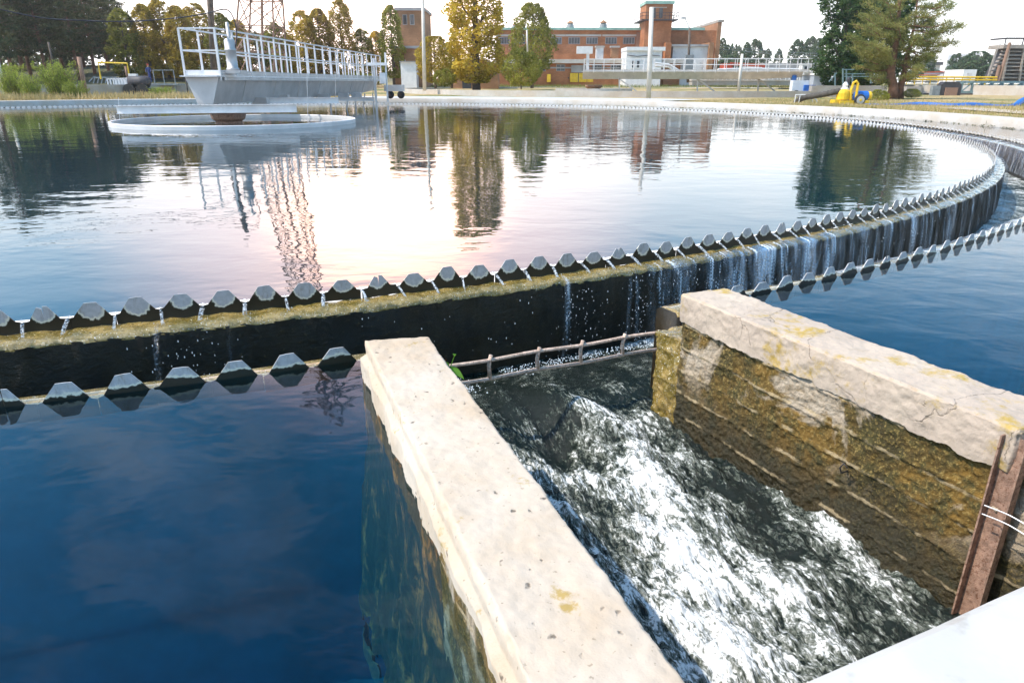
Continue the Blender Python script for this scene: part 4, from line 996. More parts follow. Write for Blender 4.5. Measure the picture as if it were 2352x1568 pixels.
mb = MB(); mb.box(X(1347, YL)+.1, X(1362, YL), YL-.12, YL-.02, Z(189, 1350, YL), Z(176, 1350, YL)); abs_(mb.build('low_yellow_door', 'yellow', bw), bw)
mb = MB(); mb.box(X(1256, YL), X(1264, YL), YL-.9, YL-.02, Z(189, 1260, YL), Z(171, 1260, YL)); abs_(mb.build('yellow_cabinet', 'yellow', bw), bw)
# tower openings
for u0, u1 in ((1487, 1495), (1503, 1511)):
    mb = MB(); mb.box(X(u0, YT), X(u1, YT), YT-.02, YT-.004, Z(42, 1500, YT), Z(19, 1500, YT)); abs_(mb.build('tower_opening', 'glass', bw), bw)
mb = MB(); mb.box(X(1483, YT), X(1519, YT), YT-.12, YT-.003, Z(19, 1500, YT), Z(17, 1500, YT)); abs_(mb.build('lintel', 'conc_rim', bw), bw)
mb = MB(); mb.box(X(1455), X(1473), YB-.25, YB-.01, Z(122), Z(75)); abs_(mb.build('rusty_door', 'rust', bw), bw)
# gable end pier and corner
block(bw, 1636, 1645, 52, 200, YB-.4, 18.6, 'end_gable', 'brick2')
mb = MB(); z_ = Z(52, 1640); mb.box(X(1634), X(1647), YB-.7, YB+18.4, z_, z_+.35); abs_(mb.build('gable_coping', 'conc_grey', bw), bw)
# white annexes
block(bw, 1540, 1626, 107, 200, YL+.8, 4.6, 'stained_annex', 'plaster')
mb = MB(); z_ = Z(107, 1580, YL); mb.box(X(1538, YL), X(1630, YL), YL+.5, YB-.02, z_+.01, z_+.3); abs_(mb.build('annex_roof', 'roofgrey', bw), bw)
block(bw, 1622, 1632, 98, 200, YL, 5, 'corner_pier', 'brick2'); block(bw, 1523, 1536, 98, 200, YL-.3, 5, 'middle_pier', 'brick')
wa = empty('white_annex', (X(1480, 106), 106, 0), 'small whitewashed block with two narrow windows in front of the brick works', 'building')
block(wa, 1436, 1516, 116, 200, 107, 5.4, 'wall', 'white')
mb = MB(); z_ = Z(117, 1480, 107); mb.box(X(1435, 107), X(1522, 107), 106.7, 112.3, z_, z_+.5); abs_(mb.build('parapet', 'white', wa), wa)
for u0, u1 in ((1448, 1456), (1459, 1467)): window(wa, u0, u1, 139, 157, 107, 1, 'white', lintel=False)
mb = MB(); mb.tube([(X(u, 106.8), 106.8, Z(v, 1480, 106.8)) for u, v in ((1437, 127), (1460, 130), (1490, 127), (1512, 129))], .05, 5); abs_(mb.build('cable', 'darkmetal', wa), wa)
# roof vents and chimneys
CHM = []
for i, (u, v0, v1, Y, lab) in enumerate(((1184, 68, 54, YB+5, 'small round roof chimney beside the leafy birch, leftmost of four'), (1306, 68, 48, YB+5, 'small roof chimney, second from the left on the brick works'), (1380, 68, 47, YB+5, 'small roof chimney nearest the tower'),)):
    r0 = empty('roof_chimney', (X(u, Y), Y, Z(v0, u, Y)), lab, 'chimney', 'round chimneys on the long roof'); h = Z(v1, u, Y)-Z(v0, u, Y)
    b = MB(); b.lathe([(.62, -.3), (.6, h*.55), (.45, h*.56), (.4, h*.65)], n=12); b.build('shaft', 'roofgrey', r0)
    b = MB(); b.lathe([(.62, h*.68), (.5, h*.8), (.12, h), (.02, h*1.03)], n=12); b.build('cowl', 'brick2', r0)
for u, lab in ((1374, 'pale stubby chimney on the lower roof'), (1408, 'brown brick stubby chimney on the lower roof')):
    r0 = empty('brick_chimney', (X(u, YL+2), YL+2, zl+.55), lab, 'chimney'); b = MB(); b.box(-.55, .55, -.5, .5, 0, 1.7); b.build('shaft', 'brick2' if u > 1380 else 'plaster', r0); b = MB(); b.box(-.7, .7, -.65, .65, 1.7, 1.95); b.build('cap', 'conc_grey', r0)
mb = MB()
for u in (1449, 1455):
    mb.bar((X(u, YL-1), YL-1, Z(195, u, YL-1)), (X(u, YL-1), YL-1, Z(125, u, YL-1)), .08)
for k in range(14): mb.bar((X(1449, YL-1), YL-1, Z(190-4.5*k, 1450, YL-1)), (X(1455, YL-1), YL-1, Z(190-4.5*k, 1450, YL-1)), .05)
# (ladder stands at the brick wall left of the annex)
tag(mb.build('wall_ladder', 'redpaint'), 'thin red ladder up to the lower roof left of the white annex', 'ladder')
# left brick tower in the glare
lt = empty('brick_building', (X(940, 100), 100, 0), 'tall narrow brick block behind the leafy trees left of centre', 'building')
block(lt, 918, 980, 25, 200, 100, 8, 'wall', 'brick2'); block(lt, 903, 975, 112, 200, 97, 3, 'porch_wall', 'brick2')
mb = MB(); z_ = Z(25, 940, 100); mb.box(X(915, 100), X(983, 100), 99.7, 108.3, z_, z_+.35); z_ = Z(112, 940, 97); mb.box(X(898, 97), X(975, 97), 96.5, 99.9, z_, z_+.3); abs_(mb.build('roof', 'roofgrey', lt), lt)
for u0, u1 in ((932, 942), (948, 958)): window(lt, u0, u1, 34, 58, 100, 1, 'roofgrey', lintel=False)
window(lt, 920, 934, 138, 152, 97, 2, 'white', lintel=False)
kb = empty('transformer_box', (X(940, 92), 92, 0), 'pale grey metal cabinet standing in front of the narrow brick block', 'cabinet')
mb = MB(); mb.box(X(922, 92), X(957, 92), 92, 94, gz(-10, 92), Z(143, 940, 92)); abs_(mb.build('body', 'white', kb), kb)
mb = MB(); mb.box(X(920, 92), X(959, 92), 91.8, 94.2, Z(143, 940, 92), Z(141, 940, 92)); abs_(mb.build('roof', 'roofgrey', kb), kb)
# gabled shed behind the poplar
sh = empty('gabled_shed', (X(1070, 90), 90, 0), 'low brown shed with a pale pitched roof half hidden by the tall poplar', 'shed')
b = MB(); xa, xb = X(1035, 90), X(1145, 90); z0_, z1_, zp = gz(-4, 90), Z(150, 1090, 90), Z(132, 1090, 90); xm = (xa+xb)/2
b.loft([[(xa, Y_, z0_), (xb, Y_, z0_), (xb, Y_, z1_), (xm, Y_, zp), (xa, Y_, z1_)] for Y_ in (90, 96)]); abs_(b.build('wall', 'brick2', sh), sh)
b = MB()
for sx_, ex_ in ((xa-.5, xm), (xb+.5, xm)): b.loft([[(sx_, Y_, z1_-.25), (ex_, Y_, zp+.06), (ex_, Y_, zp+.26), (sx_, Y_, z1_-.05)] for Y_ in (89.6, 96.3)])
abs_(b.build('roof', 'plaster', sh), sh)
b = MB(); b.box(X(1062, 90), X(1082, 90), 89.93, 89.99, z0_, Z(165, 1070, 90)); abs_(b.build('door', 'glass', sh), sh)
# ------------------------------------------------------------------ poles, pylon, lines
def pole(u0, v0, u1, v1, Y, r0, r1, m, label, name='pole', cat='pole', n=8, fitted=True):
    a, b_ = U(u0, v0, Y=Y), U(u1, v1, Y=Y); mb = MB(); mb.tube([a-Vector((0, 0, .3)), b_], r0, n, r1); return tag(mb.build(name, m, smooth=True), label, cat)
pole(975, 200, 970, -40, 62, .17, .12, 'polepaint', 'pale concrete pole rising out of the top of the picture beside the poplar', 'concrete_pole')
pole(1490, 223, 1497, 17, 49, .17, .14, 'polepaint', 'tall plain whitish pole in front of the brick tower', 'steel_pole')
pole(1697, 203, 1705, 124, 62, .13, .11, 'polepaint', 'short plain whitish pole at the end of the long railing', 'steel_pole')
pole(492, 185, 474, -150, 70, .3, .26, 'bark', 'thick brown pole behind the railing of the near bridge', 'wooden_pole')
pole(200, 230, 181, 131, 47, .13, .13, 'rust', 'dark rusty leaning post among the shrubs', 'rusty_post', 'post')
pole(16, 235, -8, 125, 47, .11, .09, 'polepaint', 'grey leaning post at the left edge', 'grey_post', 'post')
pole(125, 160, 111, 97, 75, .12, .1, 'bark', 'thin brown trunk-like pole on the wooded slope', 'wooden_pole')
pole(1212, 122, 1210, 70, 80, .1, .08, 'polepaint', 'thin pale pole in front of the drooping tree', 'steel_pole')
pole(430, 205, 427, 175, 60, .05, .05, 'darkmetal', 'small dark stake left of the bridge end', 'stake', 'post')
# lamp pole with switch box
lp = empty('lamp_pole', at(1581, 82), 'dark wooden lamp pole with a grey switch box in front of the stained annex', 'lamp pole')
a = U(1580, 190, Y=82); b_ = U(1584, 66, Y=82); mb = MB(); mb.tube([a, b_], .16, 8, .12); abs_(mb.build('post', 'bark', lp, True), lp)
mb = MB(); c = U(1582, 145, Y=81.7); mb.box(c.x-.45, c.x+.45, 81.5, 81.8, c.z-.7, c.z+.8); abs_(mb.build('switch_box', 'greymetal', lp), lp)
mb = MB(); mb.tube([b_, b_+Vector((-.6, 0, 1.0))], .04, 6); mb.box(b_.x-1.0, b_.x-.5, 81.9, 82.1, b_.z+.95, b_.z+1.1); abs_(mb.build('lamp_head', 'greymetal', lp), lp)
# lattice pylon
pyb = empty('lattice_pylon', at(597, 92), 'brown lattice pylon rising behind the near bridge', 'pylon')
def PY(u, v, dy=0): q = U(u, v, Y=92+dy); return q
mb = MB(); lv = [(195, 40), (138, 33), (62, 36), (14, 33), (-40, 30), (-110, 26)]
corners = []
for v, hw in ((195, 44), (120, 42), (62, 40), (0, 36), (-60, 35), (-150, 34), (-260, 31), (-380, 28), (-520, 24), (-680, 20), (-860, 15)):
    c = U(600, v, Y=92); w_ = hw/1592*92*.94; corners.append([c+Vector((sx_*w_, sy_*w_, 0)) for sx_, sy_ in ((-1, -1), (1, -1), (1, 1), (-1, 1))])
for k in range(4): mb.tube([c[k] for c in corners], .11, 5)
for r0_, r1_ in zip(corners[:-1], corners[1:]):
    for k in range(4):
        mb.bar(r0_[k], r1_[(k+1) % 4], .1); mb.bar(r0_[(k+1) % 4], r1_[k], .1); mb.bar(r1_[k], r1_[(k+1) % 4], .11)
abs_(mb.build('lattice', 'rust', pyb), pyb)
for v_, hl in ((-640, 5.2), (-760, 4.2)):
    mb = MB(); c = U(600, v_, Y=92)
    for sy_ in (-.5, .5): mb.bar(c+Vector((-hl, sy_, 0)), c+Vector((hl, sy_, 0)), .2); mb.bar(c+Vector((-hl, sy_, 0)), c+Vector((0, sy_, 1.6)), .14); mb.bar(c+Vector((hl, sy_, 0)), c+Vector((0, sy_, 1.6)), .14)
    abs_(mb.build('cross_arm', 'rust', pyb), pyb)
mb = MB(); c0, c1 = U(604, 195, Y=92), U(590, -860, Y=92); mb.tube([c0, c1], .17, 6); abs_(mb.build('middle_mast', 'rust', pyb), pyb)
for (u0, v0, u1, v1, lab) in ((1645, 106, 2000, 125, 'upper thin overhead line right of the brick works'), (1645, 112, 2000, 131, 'lower thin overhead line right of the brick works')):
    a, b_ = U(u0, v0, Y=120), U(u1, v1, Y=120); mb = MB(); mb.tube([a+(b_-a)*t_/10-Vector((0, 0, .35*math.sin(math.pi*t_/10))) for t_ in range(11)], .035, 4); tag(mb.build('overhead_line', 'greymetal'), lab, 'power line', 'overhead lines')
a, b_ = U(2190, 93, Y=150), U(2300, 103, Y=150)
mb = MB(); mb.tube([a, b_], .04, 4); tag(mb.build('overhead_line', 'greymetal'), 'thin overhead line between the pine and the cooling tower', 'power line', 'overhead lines')
# ------------------------------------------------------------------ long railed walkway at the right
wk = empty('railed_walkway', at(1750, 88), 'long grey concrete walkway with white two-bar railing leading right from the brick works', 'walkway')
YW = 88
mb = MB(); mb.box(X(1590, YW), X(1860, YW), YW, YW+1.6, Z(196, 1700, YW), Z(186, 1700, YW)); abs_(mb.build('channel_side', 'conc_grey', wk), wk)
mb = MB(); mb.box(X(1588, YW), X(1862, YW), YW-.1, YW+1.7, Z(186, 1700, YW), Z(183, 1700, YW)); abs_(mb.build('slab', 'conc_rim', wk), wk)
for yy in (YW, YW+1.6):
    for v in (163, 173):
        mb = MB(); mb.bar((X(1590, YW), yy, Z(v, 1700, YW)), (X(1862, YW), yy, Z(v, 1700, YW)), .07); abs_(mb.build('rail', 'white', wk), wk)
    for k in range(15):
        mb = MB(); x_ = X(1590, YW)+(X(1862, YW)-X(1590, YW))*k/14; mb.bar((x_, yy, Z(183, 1700, YW)), (x_, yy, Z(162, 1700, YW)), .08); abs_(mb.build('rail_post', 'white', wk), wk)
# inclined pipe rail
mb = MB(); YP = 93
for dv in (0, 6):
    mb.tube([U(u, v+dv, Y=YP) for u, v in ((1505, 146), (1535, 148), (1560, 163), (1575, 168), (1640, 168), (1650, 160), (1720, 158), (1840, 160))], .12, 6)
tag(mb.build('pipe_run', 'galv_rail'), 'pair of silvery pipes stepping up above the railed walkway', 'pipe')
# red canopy frame with shop like sheds behind
rc_ = empty('red_canopy', at(1700, 97), 'rusty red canopy frame and shed behind the railed walkway', 'canopy')
mb = MB(); mb.box(X(1664, 97), X(1680, 97), 97, 100, Z(180, 1670, 97), Z(146, 1670, 97)); abs_(mb.build('shed', 'redpaint', rc_), rc_)
mb = MB(); mb.bar(U(1678, 147, Y=97), U(1755, 151, Y=97), .45, .35); mb.bar(U(1754, 151, Y=97), U(1753, 182, Y=97), .3); mb.bar(U(1680, 147, Y=97), U(1680, 182, Y=97), .25); abs_(mb.build('frame', 'redpaint', rc_), rc_)
mb = MB(); mb.box(X(1640, 97), X(1750, 97), 98, 101, Z(186, 1700, 97), Z(165, 1700, 97)); abs_(mb.build('dark_shelter', 'darkmetal', rc_), rc_)
lb = empty('low_building', (X(1800, 104), 104, 0), 'low grey flat roofed building behind the right end of the walkway', 'building')
block(lb, 1757, 1870, 158, 195, 104, 8, 'wall', 'plaster'); mb = MB(); z_ = Z(158, 1800, 104); mb.box(X(1750, 103), X(1880, 103), 103, 113, z_, z_+.7); abs_(mb.build('roof', 'roofgrey', lb), lb)
block(lb, 1758, 1784, 146, 158, 106, 4, 'roof_room', 'conc_grey')
for u in (1768, 1790, 1830): window(lb, u, u+13, 165, 176, 104, 2, 'white', lintel=False)
cb = empty('white_cabin', at(1847, 80), 'small white control cabin on a stand at the right end of the railing', 'cabin')
YC = 80; mb = MB(); mb.box(X(1838, YC), X(1852, YC), YC, YC+1.0, Z(167, 1845, YC), Z(148, 1845, YC)); abs_(mb.build('body', 'white', cb), cb)
mb = MB(); mb.box(X(1837, YC)-.05, X(1853, YC)+.05, YC-.1, YC+1.1, Z(148, 1845, YC), Z(146.6, 1845, YC)); abs_(mb.build('roof', 'white', cb), cb)
mb = MB(); mb.box(X(1843, YC), X(1849, YC), YC-.03, YC-.005, Z(160, 1845, YC), Z(153, 1845, YC)); abs_(mb.build('pane', 'glass', cb), cb)
mb = MB()
for u in (1839, 1851): mb.bar((X(u, YC), YC+.3, Z(205, u, YC)), (X(u, YC), YC+.3, Z(167, u, YC)), .12)
abs_(mb.build('stand', 'white', cb), cb)
sb = empty('site_shed', at(1900, 72), 'pale blue-grey metal shed with a white roof edge left of the big pine', 'shed')
YS = 72; mb = MB(); mb.box(X(1868, YS), X(1908, YS), YS, YS+3, Z(205, 1890, YS), Z(173, 1890, YS)); abs_(mb.build('body', 'greymetal', sb), sb); KIDS(sb)[0].data.materials[0] = sm('blue_grey_sheet', (.36, .4, .46), .6, .1, 1)
mb = MB(); mb.box(X(1866, YS), X(1913, YS), YS-.2, YS+3.2, Z(173, 1890, YS), Z(169, 1890, YS)); abs_(mb.build('roof', 'white', sb), sb)
mb = MB(); mb.box(X(1910, YS), X(1917, YS), YS-.1, YS, Z(205, 1890, YS), Z(178, 1890, YS)); abs_(mb.build('door', 'tealmetal', sb), sb)
# small wheeled trolley with blue box in front of the shed
tr = empty('tank_trolley', at(1850, 60), 'small grey and blue wheeled drive unit on the rim of the second tank', 'machine')
q = U(1851, 200, Y=60); mb = MB(); mb.box(q.x-1.1, q.x+.2, 60, 60.6, q.z-.3, q.z+.5); abs_(mb.build('body', 'white', tr), tr)
mb = MB(); mb.box(q.x-.2, q.x+.7, 59.8, 60.5, q.z-.45, q.z+.15); abs_(mb.build('motor', 'blue', tr), tr)
for dx in (-.8, .3): mb = MB(); mb.lathe([(.05, -.08), (.25, -.08), (.25, .08), (.05, .08)], n=14); o = mb.build('wheel', 'rubber', tr); o.location = Vector((q.x+dx, 59.8, q.z-.5))-Vector(tr.location); o.rotation_euler = (math.pi/2, 0, 0)
# low stone wall behind pump
mb = MB(); YV = 56; mb.box(X(1866, YV), X(2040, YV), YV, YV+.5, gz(25, YV)-.1, Z(197, 1900, YV)); mb.box(X(2085, YV), X(2118, YV), YV, YV+.5, gz(25, YV)-.1, Z(199, 2100, YV))
tag(mb.build('low_wall', 'conc_grey'), 'low weathered concrete wall behind the yellow pump and the pine', 'wall')
# teal pipe frame behind
mb = MB(); YF = 60
for u, v0, v1 in ((1918, 200, 168), (1936, 200, 158), (1944, 200, 160), (1958, 196, 170), (2012, 190, 172), (2000, 192, 172)): mb.bar(U(u, v0, Y=YF), U(u, v1, Y=YF), .09)
for v, u0, u1 in ((160, 1936, 1962), (170, 1940, 2060), (176, 1940, 2060)): mb.bar(U(u0, v, Y=YF), U(u1, v, Y=YF), .07)
mb.bar(U(1904, 188, Y=YF), U(1922, 168, Y=YF), .07)
tag(mb.build('pipe_railing', 'tealmetal'), 'teal pipe railing standing behind the pump under the pine', 'railing')
# ------------------------------------------------------------------ yellow pump
yp = empty('trailer_pump', at(1955, 38.5), 'yellow two-wheeled pump trailer with a blue motor beside the tank rim', 'pump')
o_ = Vector(yp.location); Yp = 38.5; px = 1/1592*Yp*.95
def yb(name, m, f): 
    b = MB(); f(b); return b.build(name, m, yp)
zg = U(1955, 240, Y=Yp).z-o_.z
def LX(u): return U(u, 220, Y=Yp).x-o_.x
def LZ(v): return U(1955, v, Y=Yp).z-o_.z
yb('chassis', 'yellow', lambda b: b.box(LX(1924), LX(1957), -.4, .4, LZ(240), LZ(231)))
yb('tow_frame', 'yellow', lambda b: b.box(LX(1960), LX(1991), -.35, .35, LZ(238), LZ(231)))
yb('volute', 'yellow', lambda b: b.lathe([(.25, 0), (.32, .03), (.33, .36), (.30, .46), (.2, .52), (.08, .54)], (LX(1936), 0, LZ(230)), 14))
yb('front_step', 'yellow', lambda b: b.box(LX(1914), LX(1923), -.3, .3, LZ(238), LZ(229)))
def hoop(b):
    b.tube([(LX(1950), -.2, LZ(230)), (LX(1949), -.2, LZ(205)), (LX(1952), -.2, LZ(190)), (LX(1957), -.2, LZ(187)), (LX(1962), -.2, LZ(192)), (LX(1963), -.2, LZ(230))], .07, 8)
    b.tube([(LX(1963), .2, LZ(210)), (LX(1985), .2, LZ(232))], .035, 6)
yb('lifting_hoop', 'yellow', hoop)
def motor(b):
    n = 18; L_ = .9; b.lathe([(.02, -.02), (.22, 0), (.23, .04), (.23, L_*.72), (.2, L_*.74)], n=n)
o = yb('motor', 'blue', motor); o.rotation_euler = (0, math.pi/2, 0); o.location = (LX(1964), .05, LZ(220))
def cowl(b): b.lathe([(.22, 0), (.22, .12), (.14, .2), (.02, .22)], n=18)
o = yb('motor_cowl', 'yellow', cowl); o.rotation_euler = (0, math.pi/2, 0); o.location = (LX(1964)+.67, .05, LZ(220))
yb('valve_head', 'white', lambda b: (b.lathe([(.18, 0), (.2, .18), (.12, .24), (.14, .36), (.06, .5)], (LX(1940), .1, LZ(212)), 12),))
yb('air_vessel', 'darkmetal', lambda b: b.lathe([(.09, 0), (.09, .5), (.07, .56), (.02, .58)], (LX(1947), .2, LZ(205)), 10))
for yy in (-.55, .55):
    b = MB(); b.lathe([(.05, -.09), (.18, -.09), (.26, -.08), (.29, 0), (.26, .08), (.18, .09), (.05, .09)], n=24); o = b.build('wheel', 'rubber', yp, True); o.location = (LX(1965), yy, LZ(240)+.23); o.rotation_euler = (math.pi/2, 0, 0)
    b = MB(); b.lathe([(.01, -.11), (.2, -.105), (.2, .105), (.01, .11)], n=16); b.build('rim', 'galv', o)
    b = MB(); b.lathe([(.01, -.13), (.07, -.12), (.07, .12), (.01, .13)], n=10); b.build('hub', 'yellow', o)
# suction hose
mb = MB(); pts = smooth_pts([U(u, v, Y=Y) for u, v, Y in ((1930, 209, 38.5), (1915, 212, 38.6), (1885, 218, 39.2), (1850, 224, 40), (1835, 230, 40.5), (1826, 238, 40.8))], 12)
rr = [.15+.008*math.sin(i*1.9) for i in range(len(pts))]; mb.tube(pts, rr, 12); tag(mb.build('suction_hose', 'hose', smooth=True), 'thick dark ribbed hose running from the yellow pump into the tank', 'hose')
# bent tubular rack over the hose end
mb = MB(); 
for u in (1824, 1834):
    mb.tube([U(u, 240, Y=40), U(u+4, 218, Y=40), U(u+22, 218, Y=40), U(u+42, 230, Y=40), U(u+44, 244, Y=40)], .03, 6)
tag(mb.build('tubular_rack', 'white'), 'small bent white tube rack over the end of the suction hose', 'rack')
# blue lay-flat hose
mb = MB(); pts = smooth_pts([U(u, v, Y=Y) for u, v, Y in ((1975, 241, 38.2), (2040, 243, 37), (2110, 240, 36.8), (2190, 246, 36), (2240, 243, 36), (2300, 245, 36), (2330, 243, 36.5), (2352, 230, 38), (2400, 215, 40))], 8)
rr = [.085+.10*math.exp(-((i-26)/9)**2)+.07*math.exp(-((i-54)/8)**2) for i in range(len(pts))]
mb.tube(pts, rr, 8); tag(mb.build('blue_hose', 'blue', smooth=True), 'long blue hose lying on dry grass to the right of the pump', 'hose')
# ------------------------------------------------------------------ right: truss bridge, old drive, cooling tower, yard
tb = empty('truss_bridge', at(2300, 62), 'dark green lattice truss bridge over the low tank at the right edge', 'truss bridge')
Yt = 62; xa, xb = X(2165, Yt), X(2420, Yt); zt_, zb_ = Z(189, 2250, Yt), Z(212, 2250, Yt)
mb = MB()
for yy in (Yt, Yt+1.4):
    for z_ in (zt_, zb_): mb.bar((xa+(2 if z_ == zt_ else 0), yy, z_), (xb, yy, z_), .16)
abs_(mb.build('chords', 'tealmetal', tb), tb)
mb = MB(); n_ = 11
for yy in (Yt, Yt+1.4):
    for k in range(n_):
        x0_ = xa+(xb-xa)*k/n_; x1_ = xa+(xb-xa)*(k+1)/n_; mb.bar((x0_, yy, zb_), (x0_, yy, zt_ if k else zb_+.1), .1); mb.bar((x0_, yy, zb_), (x1_, yy, zt_), .08)
abs_(mb.build('lattice', 'tealmetal', tb), tb)
mb = MB(); mb.box(xa-1.5, xb, Yt-.1, Yt+1.5, zb_-.35, zb_-.1); abs_(mb.build('beam', 'darkmetal', tb), tb)
od = empty('rusty_drive', at(2190, 60), 'dark rusty hooded drive machine at the left end of the truss bridge', 'machine')
Yo = 60; q = U(2186, 200, Y=Yo)
mb = MB(); sec = lambda y: [(q.x-.85, y, q.z-1.0), (q.x+.85, y, q.z-1.0), (q.x+.8, y, q.z+.15), (q.x+.5, y, q.z+.4), (q.x-.6, y, q.z+.4), (q.x-.85, y, q.z+.15)]
mb.loft([sec(Yo), sec(Yo+.7)]); abs_(mb.build('hood', 'darkmetal', od), od)
mb = MB(); mb.box(q.x-.5, q.x+.5, Yo-.1, Yo-.01, q.z-.7, q.z-.05); abs_(mb.build('front_panel', 'rust', od), od)
mb = MB(); mb.box(q.x-1.5, q.x-.87, Yo, Yo+.4, q.z-.8, q.z+.1); abs_(mb.build('side_box', 'greymetal', od), od)
mb = MB(); mb.box(q.x-1.9, q.x+2, Yo-.2, Yo+1.4, q.z-1.2, q.z-.99); abs_(mb.build('frame', 'darkmetal', od), od)
for dx in (-1.5, 1.6): mb = MB(); mb.lathe([(.05, -.1), (.33, -.1), (.33, .1), (.05, .1)], n=16); o = mb.build('wheel', 'rust', od); o.location = Vector((q.x+dx, Yo-.3, q.z-1.05))-Vector(od.location); o.rotation_euler = (math.pi/2, 0, 0)
# cooling tower of stacked louvres
ct = empty('cooling_tower', at(2330, 95), 'weathered wooden cooling tower with louvred sides and a rusty pipe at the right edge', 'cooling tower')
Yc = 95; zbase = Z(190, 2300, Yc); ztop = Z(112, 2300, Yc); xl0, xl1 = X(2268, Yc), X(2292, Yc); xr = X(2440, Yc)
n_ = 9
for k in range(n_):
    t0_, t1_ = k/n_, (k+1)/n_; z0_ = zbase+(ztop-zbase)*t0_; z1_ = zbase+(ztop-zbase)*t1_; x0_ = xl0+(xl1-xl0)*t0_; x1_ = xl0+(xl1-xl0)*t1_
    mb = MB(); mb.loft([[(x1_+.5, Yc+1.2+y, z1_) if False else (x1_+.2, Yc+.9, z1_), (x0_-.5, Yc-.2, z0_+.15), (x0_-.5, Yc-.2, z0_+.05), (x1_+.2, Yc+.6, z0_)], [(xr, Yc+.9, z1_), (xr, Yc-.2, z0_+.15), (xr, Yc-.2, z0_+.05), (xr, Yc+.6, z0_)]] if True else []) if False else mb.loft([[(x1_+.2, Yc+.9, z1_), (x0_-.5, Yc-.2, z0_+.15), (x0_-.5, Yc-.2, z0_+.05), (x1_+.2, Yc+.6, z0_)], [(xr, Yc+.9, z1_), (xr, Yc-.2, z0_+.15), (xr, Yc-.2, z0_+.05), (xr, Yc+.6, z0_)]])
    abs_(mb.build('louvre', 'wood', ct), ct)
mb = MB(); mb.loft([[(xl0+.6, Yc+1, zbase), (xr, Yc+1, zbase), (xr, Yc+2.2, zbase), (xl0+.6, Yc+2.2, zbase)], [(xl1+.5, Yc+1, ztop), (xr, Yc+1, ztop), (xr, Yc+2.2, ztop), (xl1+.5, Yc+2.2, ztop)]]); abs_(mb.build('core', 'darkmetal', ct), ct)
mb = MB()
for u0, u1 in ((2266, 2290), (2302, 2318), (2340, 2352)): mb.bar(U(u0, 190, Y=Yc-.35), U(u1, 112, Y=Yc-.3), .2)
abs_(mb.build('ribs', 'wood', ct), ct)
mb = MB(); mb.box(xl1-.6, xr, Yc-.5, Yc+2.6, ztop, ztop+.45); abs_(mb.build('top_fascia', 'wood', ct), ct)
mb = MB()
zz = Z(88, 2300, Yc)
for z_ in (zz, (zz+ztop+1)/2): mb.bar((xl1-.5, Yc-.4, z_), (xr, Yc-.4, z_), .1); mb.bar((xl1-.5, Yc-.4, z_), (xl1-.5, Yc+2.6, z_), .1)
for k in range(6): mb.bar((xl1-.5+k*2.2, Yc-.4, ztop+.4), (xl1-.5+k*2.2, Yc-.4, zz), .1)
abs_(mb.build('railing', 'darkmetal', ct), ct)
mb = MB(); mb.tube([U(2292, 190, Y=Yc-.9), U(2320, 98, Y=Yc-.9)], .2, 8); mb.tube([U(2286, 190, Y=Yc-.9), U(2296, 150, Y=Yc-.9)], .2, 8); abs_(mb.build('riser_pipe', 'rust', ct), ct)
# yard: containers, pipes, far flats
wc = empty('white_container', at(2227, 92), 'white box container in the yard left of the cooling tower', 'container')
mb = MB(); mb.box(X(2208, 92), X(2238, 92), 92, 96, Z(188, 2220, 92), Z(160, 2220, 92)); abs_(mb.build('body', 'white', wc), wc)
mb = MB(); mb.box(X(2216, 92), X(2228, 92), 91.95, 91.99, Z(180, 2220, 92), Z(168, 2220, 92)); abs_(mb.build('hatch', 'plaster', wc), wc)
lg = empty('long_garage', at(2185, 105), 'long low pinkish garage with a rusty roof edge in the yard', 'garage')
mb = MB(); mb.box(X(2163, 105), X(2209, 105), 105, 110, Z(187, 2180, 105), Z(166, 2180, 105)); mb.box(X(2126, 105), X(2150, 105), 105, 110, Z(187, 2130, 105), Z(173, 2130, 105)); abs_(mb.build('wall', 'plaster', lg), lg)
mb = MB(); mb.box(X(2160, 105), X(2210, 105), 104.6, 110.3, Z(166, 2180, 105), Z(164.5, 2180, 105)); mb.box(X(2124, 105), X(2152, 105), 104.6, 110.3, Z(173, 2130, 105), Z(171.5, 2130, 105)); abs_(mb.build('roof', 'redpaint', lg), lg)
mb = MB()
for v in (177, 183): mb.tube([U(2085, v, Y=84), U(2290, v+1, Y=84)], .09, 6)
for k in range(12): a = U(2085+k*18, 177, Y=84); mb.bar(a, a-Vector((0, 0, 1.0)), .07)
tag(mb.build('pipe_fence', 'yellow'), 'low yellow pipe railing across the yard', 'railing')
af = empty('apartment_tower', (X(2190, 420), 420, 0), 'pale high-rise flats far beyond the yard', 'building')
mb = MB(); mb.box(X(2166, 420), X(2205, 420), 420, 435, 0, Z(125, 2190, 420)); mb.box(X(2205, 420)+.1, X(2232, 420), 418, 433, 0, Z(122, 2190, 420)); abs_(mb.build('wall', 'plaster', af), af)
mb = MB()
for k in range(9):
    for j in range(7):
        x_ = X(2172, 420)+j*1.9*1.2; z_ = Z(130, 2190, 420)-k*1.6; mb.box(x_, x_+1., 419.8, 419.99, z_-.9, z_)
        x_ = X(2208, 420)+j*1.0; mb.box(x_, x_+.6, 417.8, 417.99, z_-.9, z_) if j < 6 else None
o = mb.build('windows', 'glass', af); abs_(o, af); o['kind'] = 'stuff'
fb = empty('far_house', (X(2138, 260), 260, 0), 'small far grey-blue house behind the pine at the right', 'building')
block(fb, 2126, 2152, 150, 192, 260, 10, 'wall', 'plaster'); mb = MB(); z_ = Z(150, 2140, 260); mb.box(X(2124, 260), X(2154, 260), 259, 271, z_, z_+1); abs_(mb.build('roof', 'darkmetal', fb), fb)
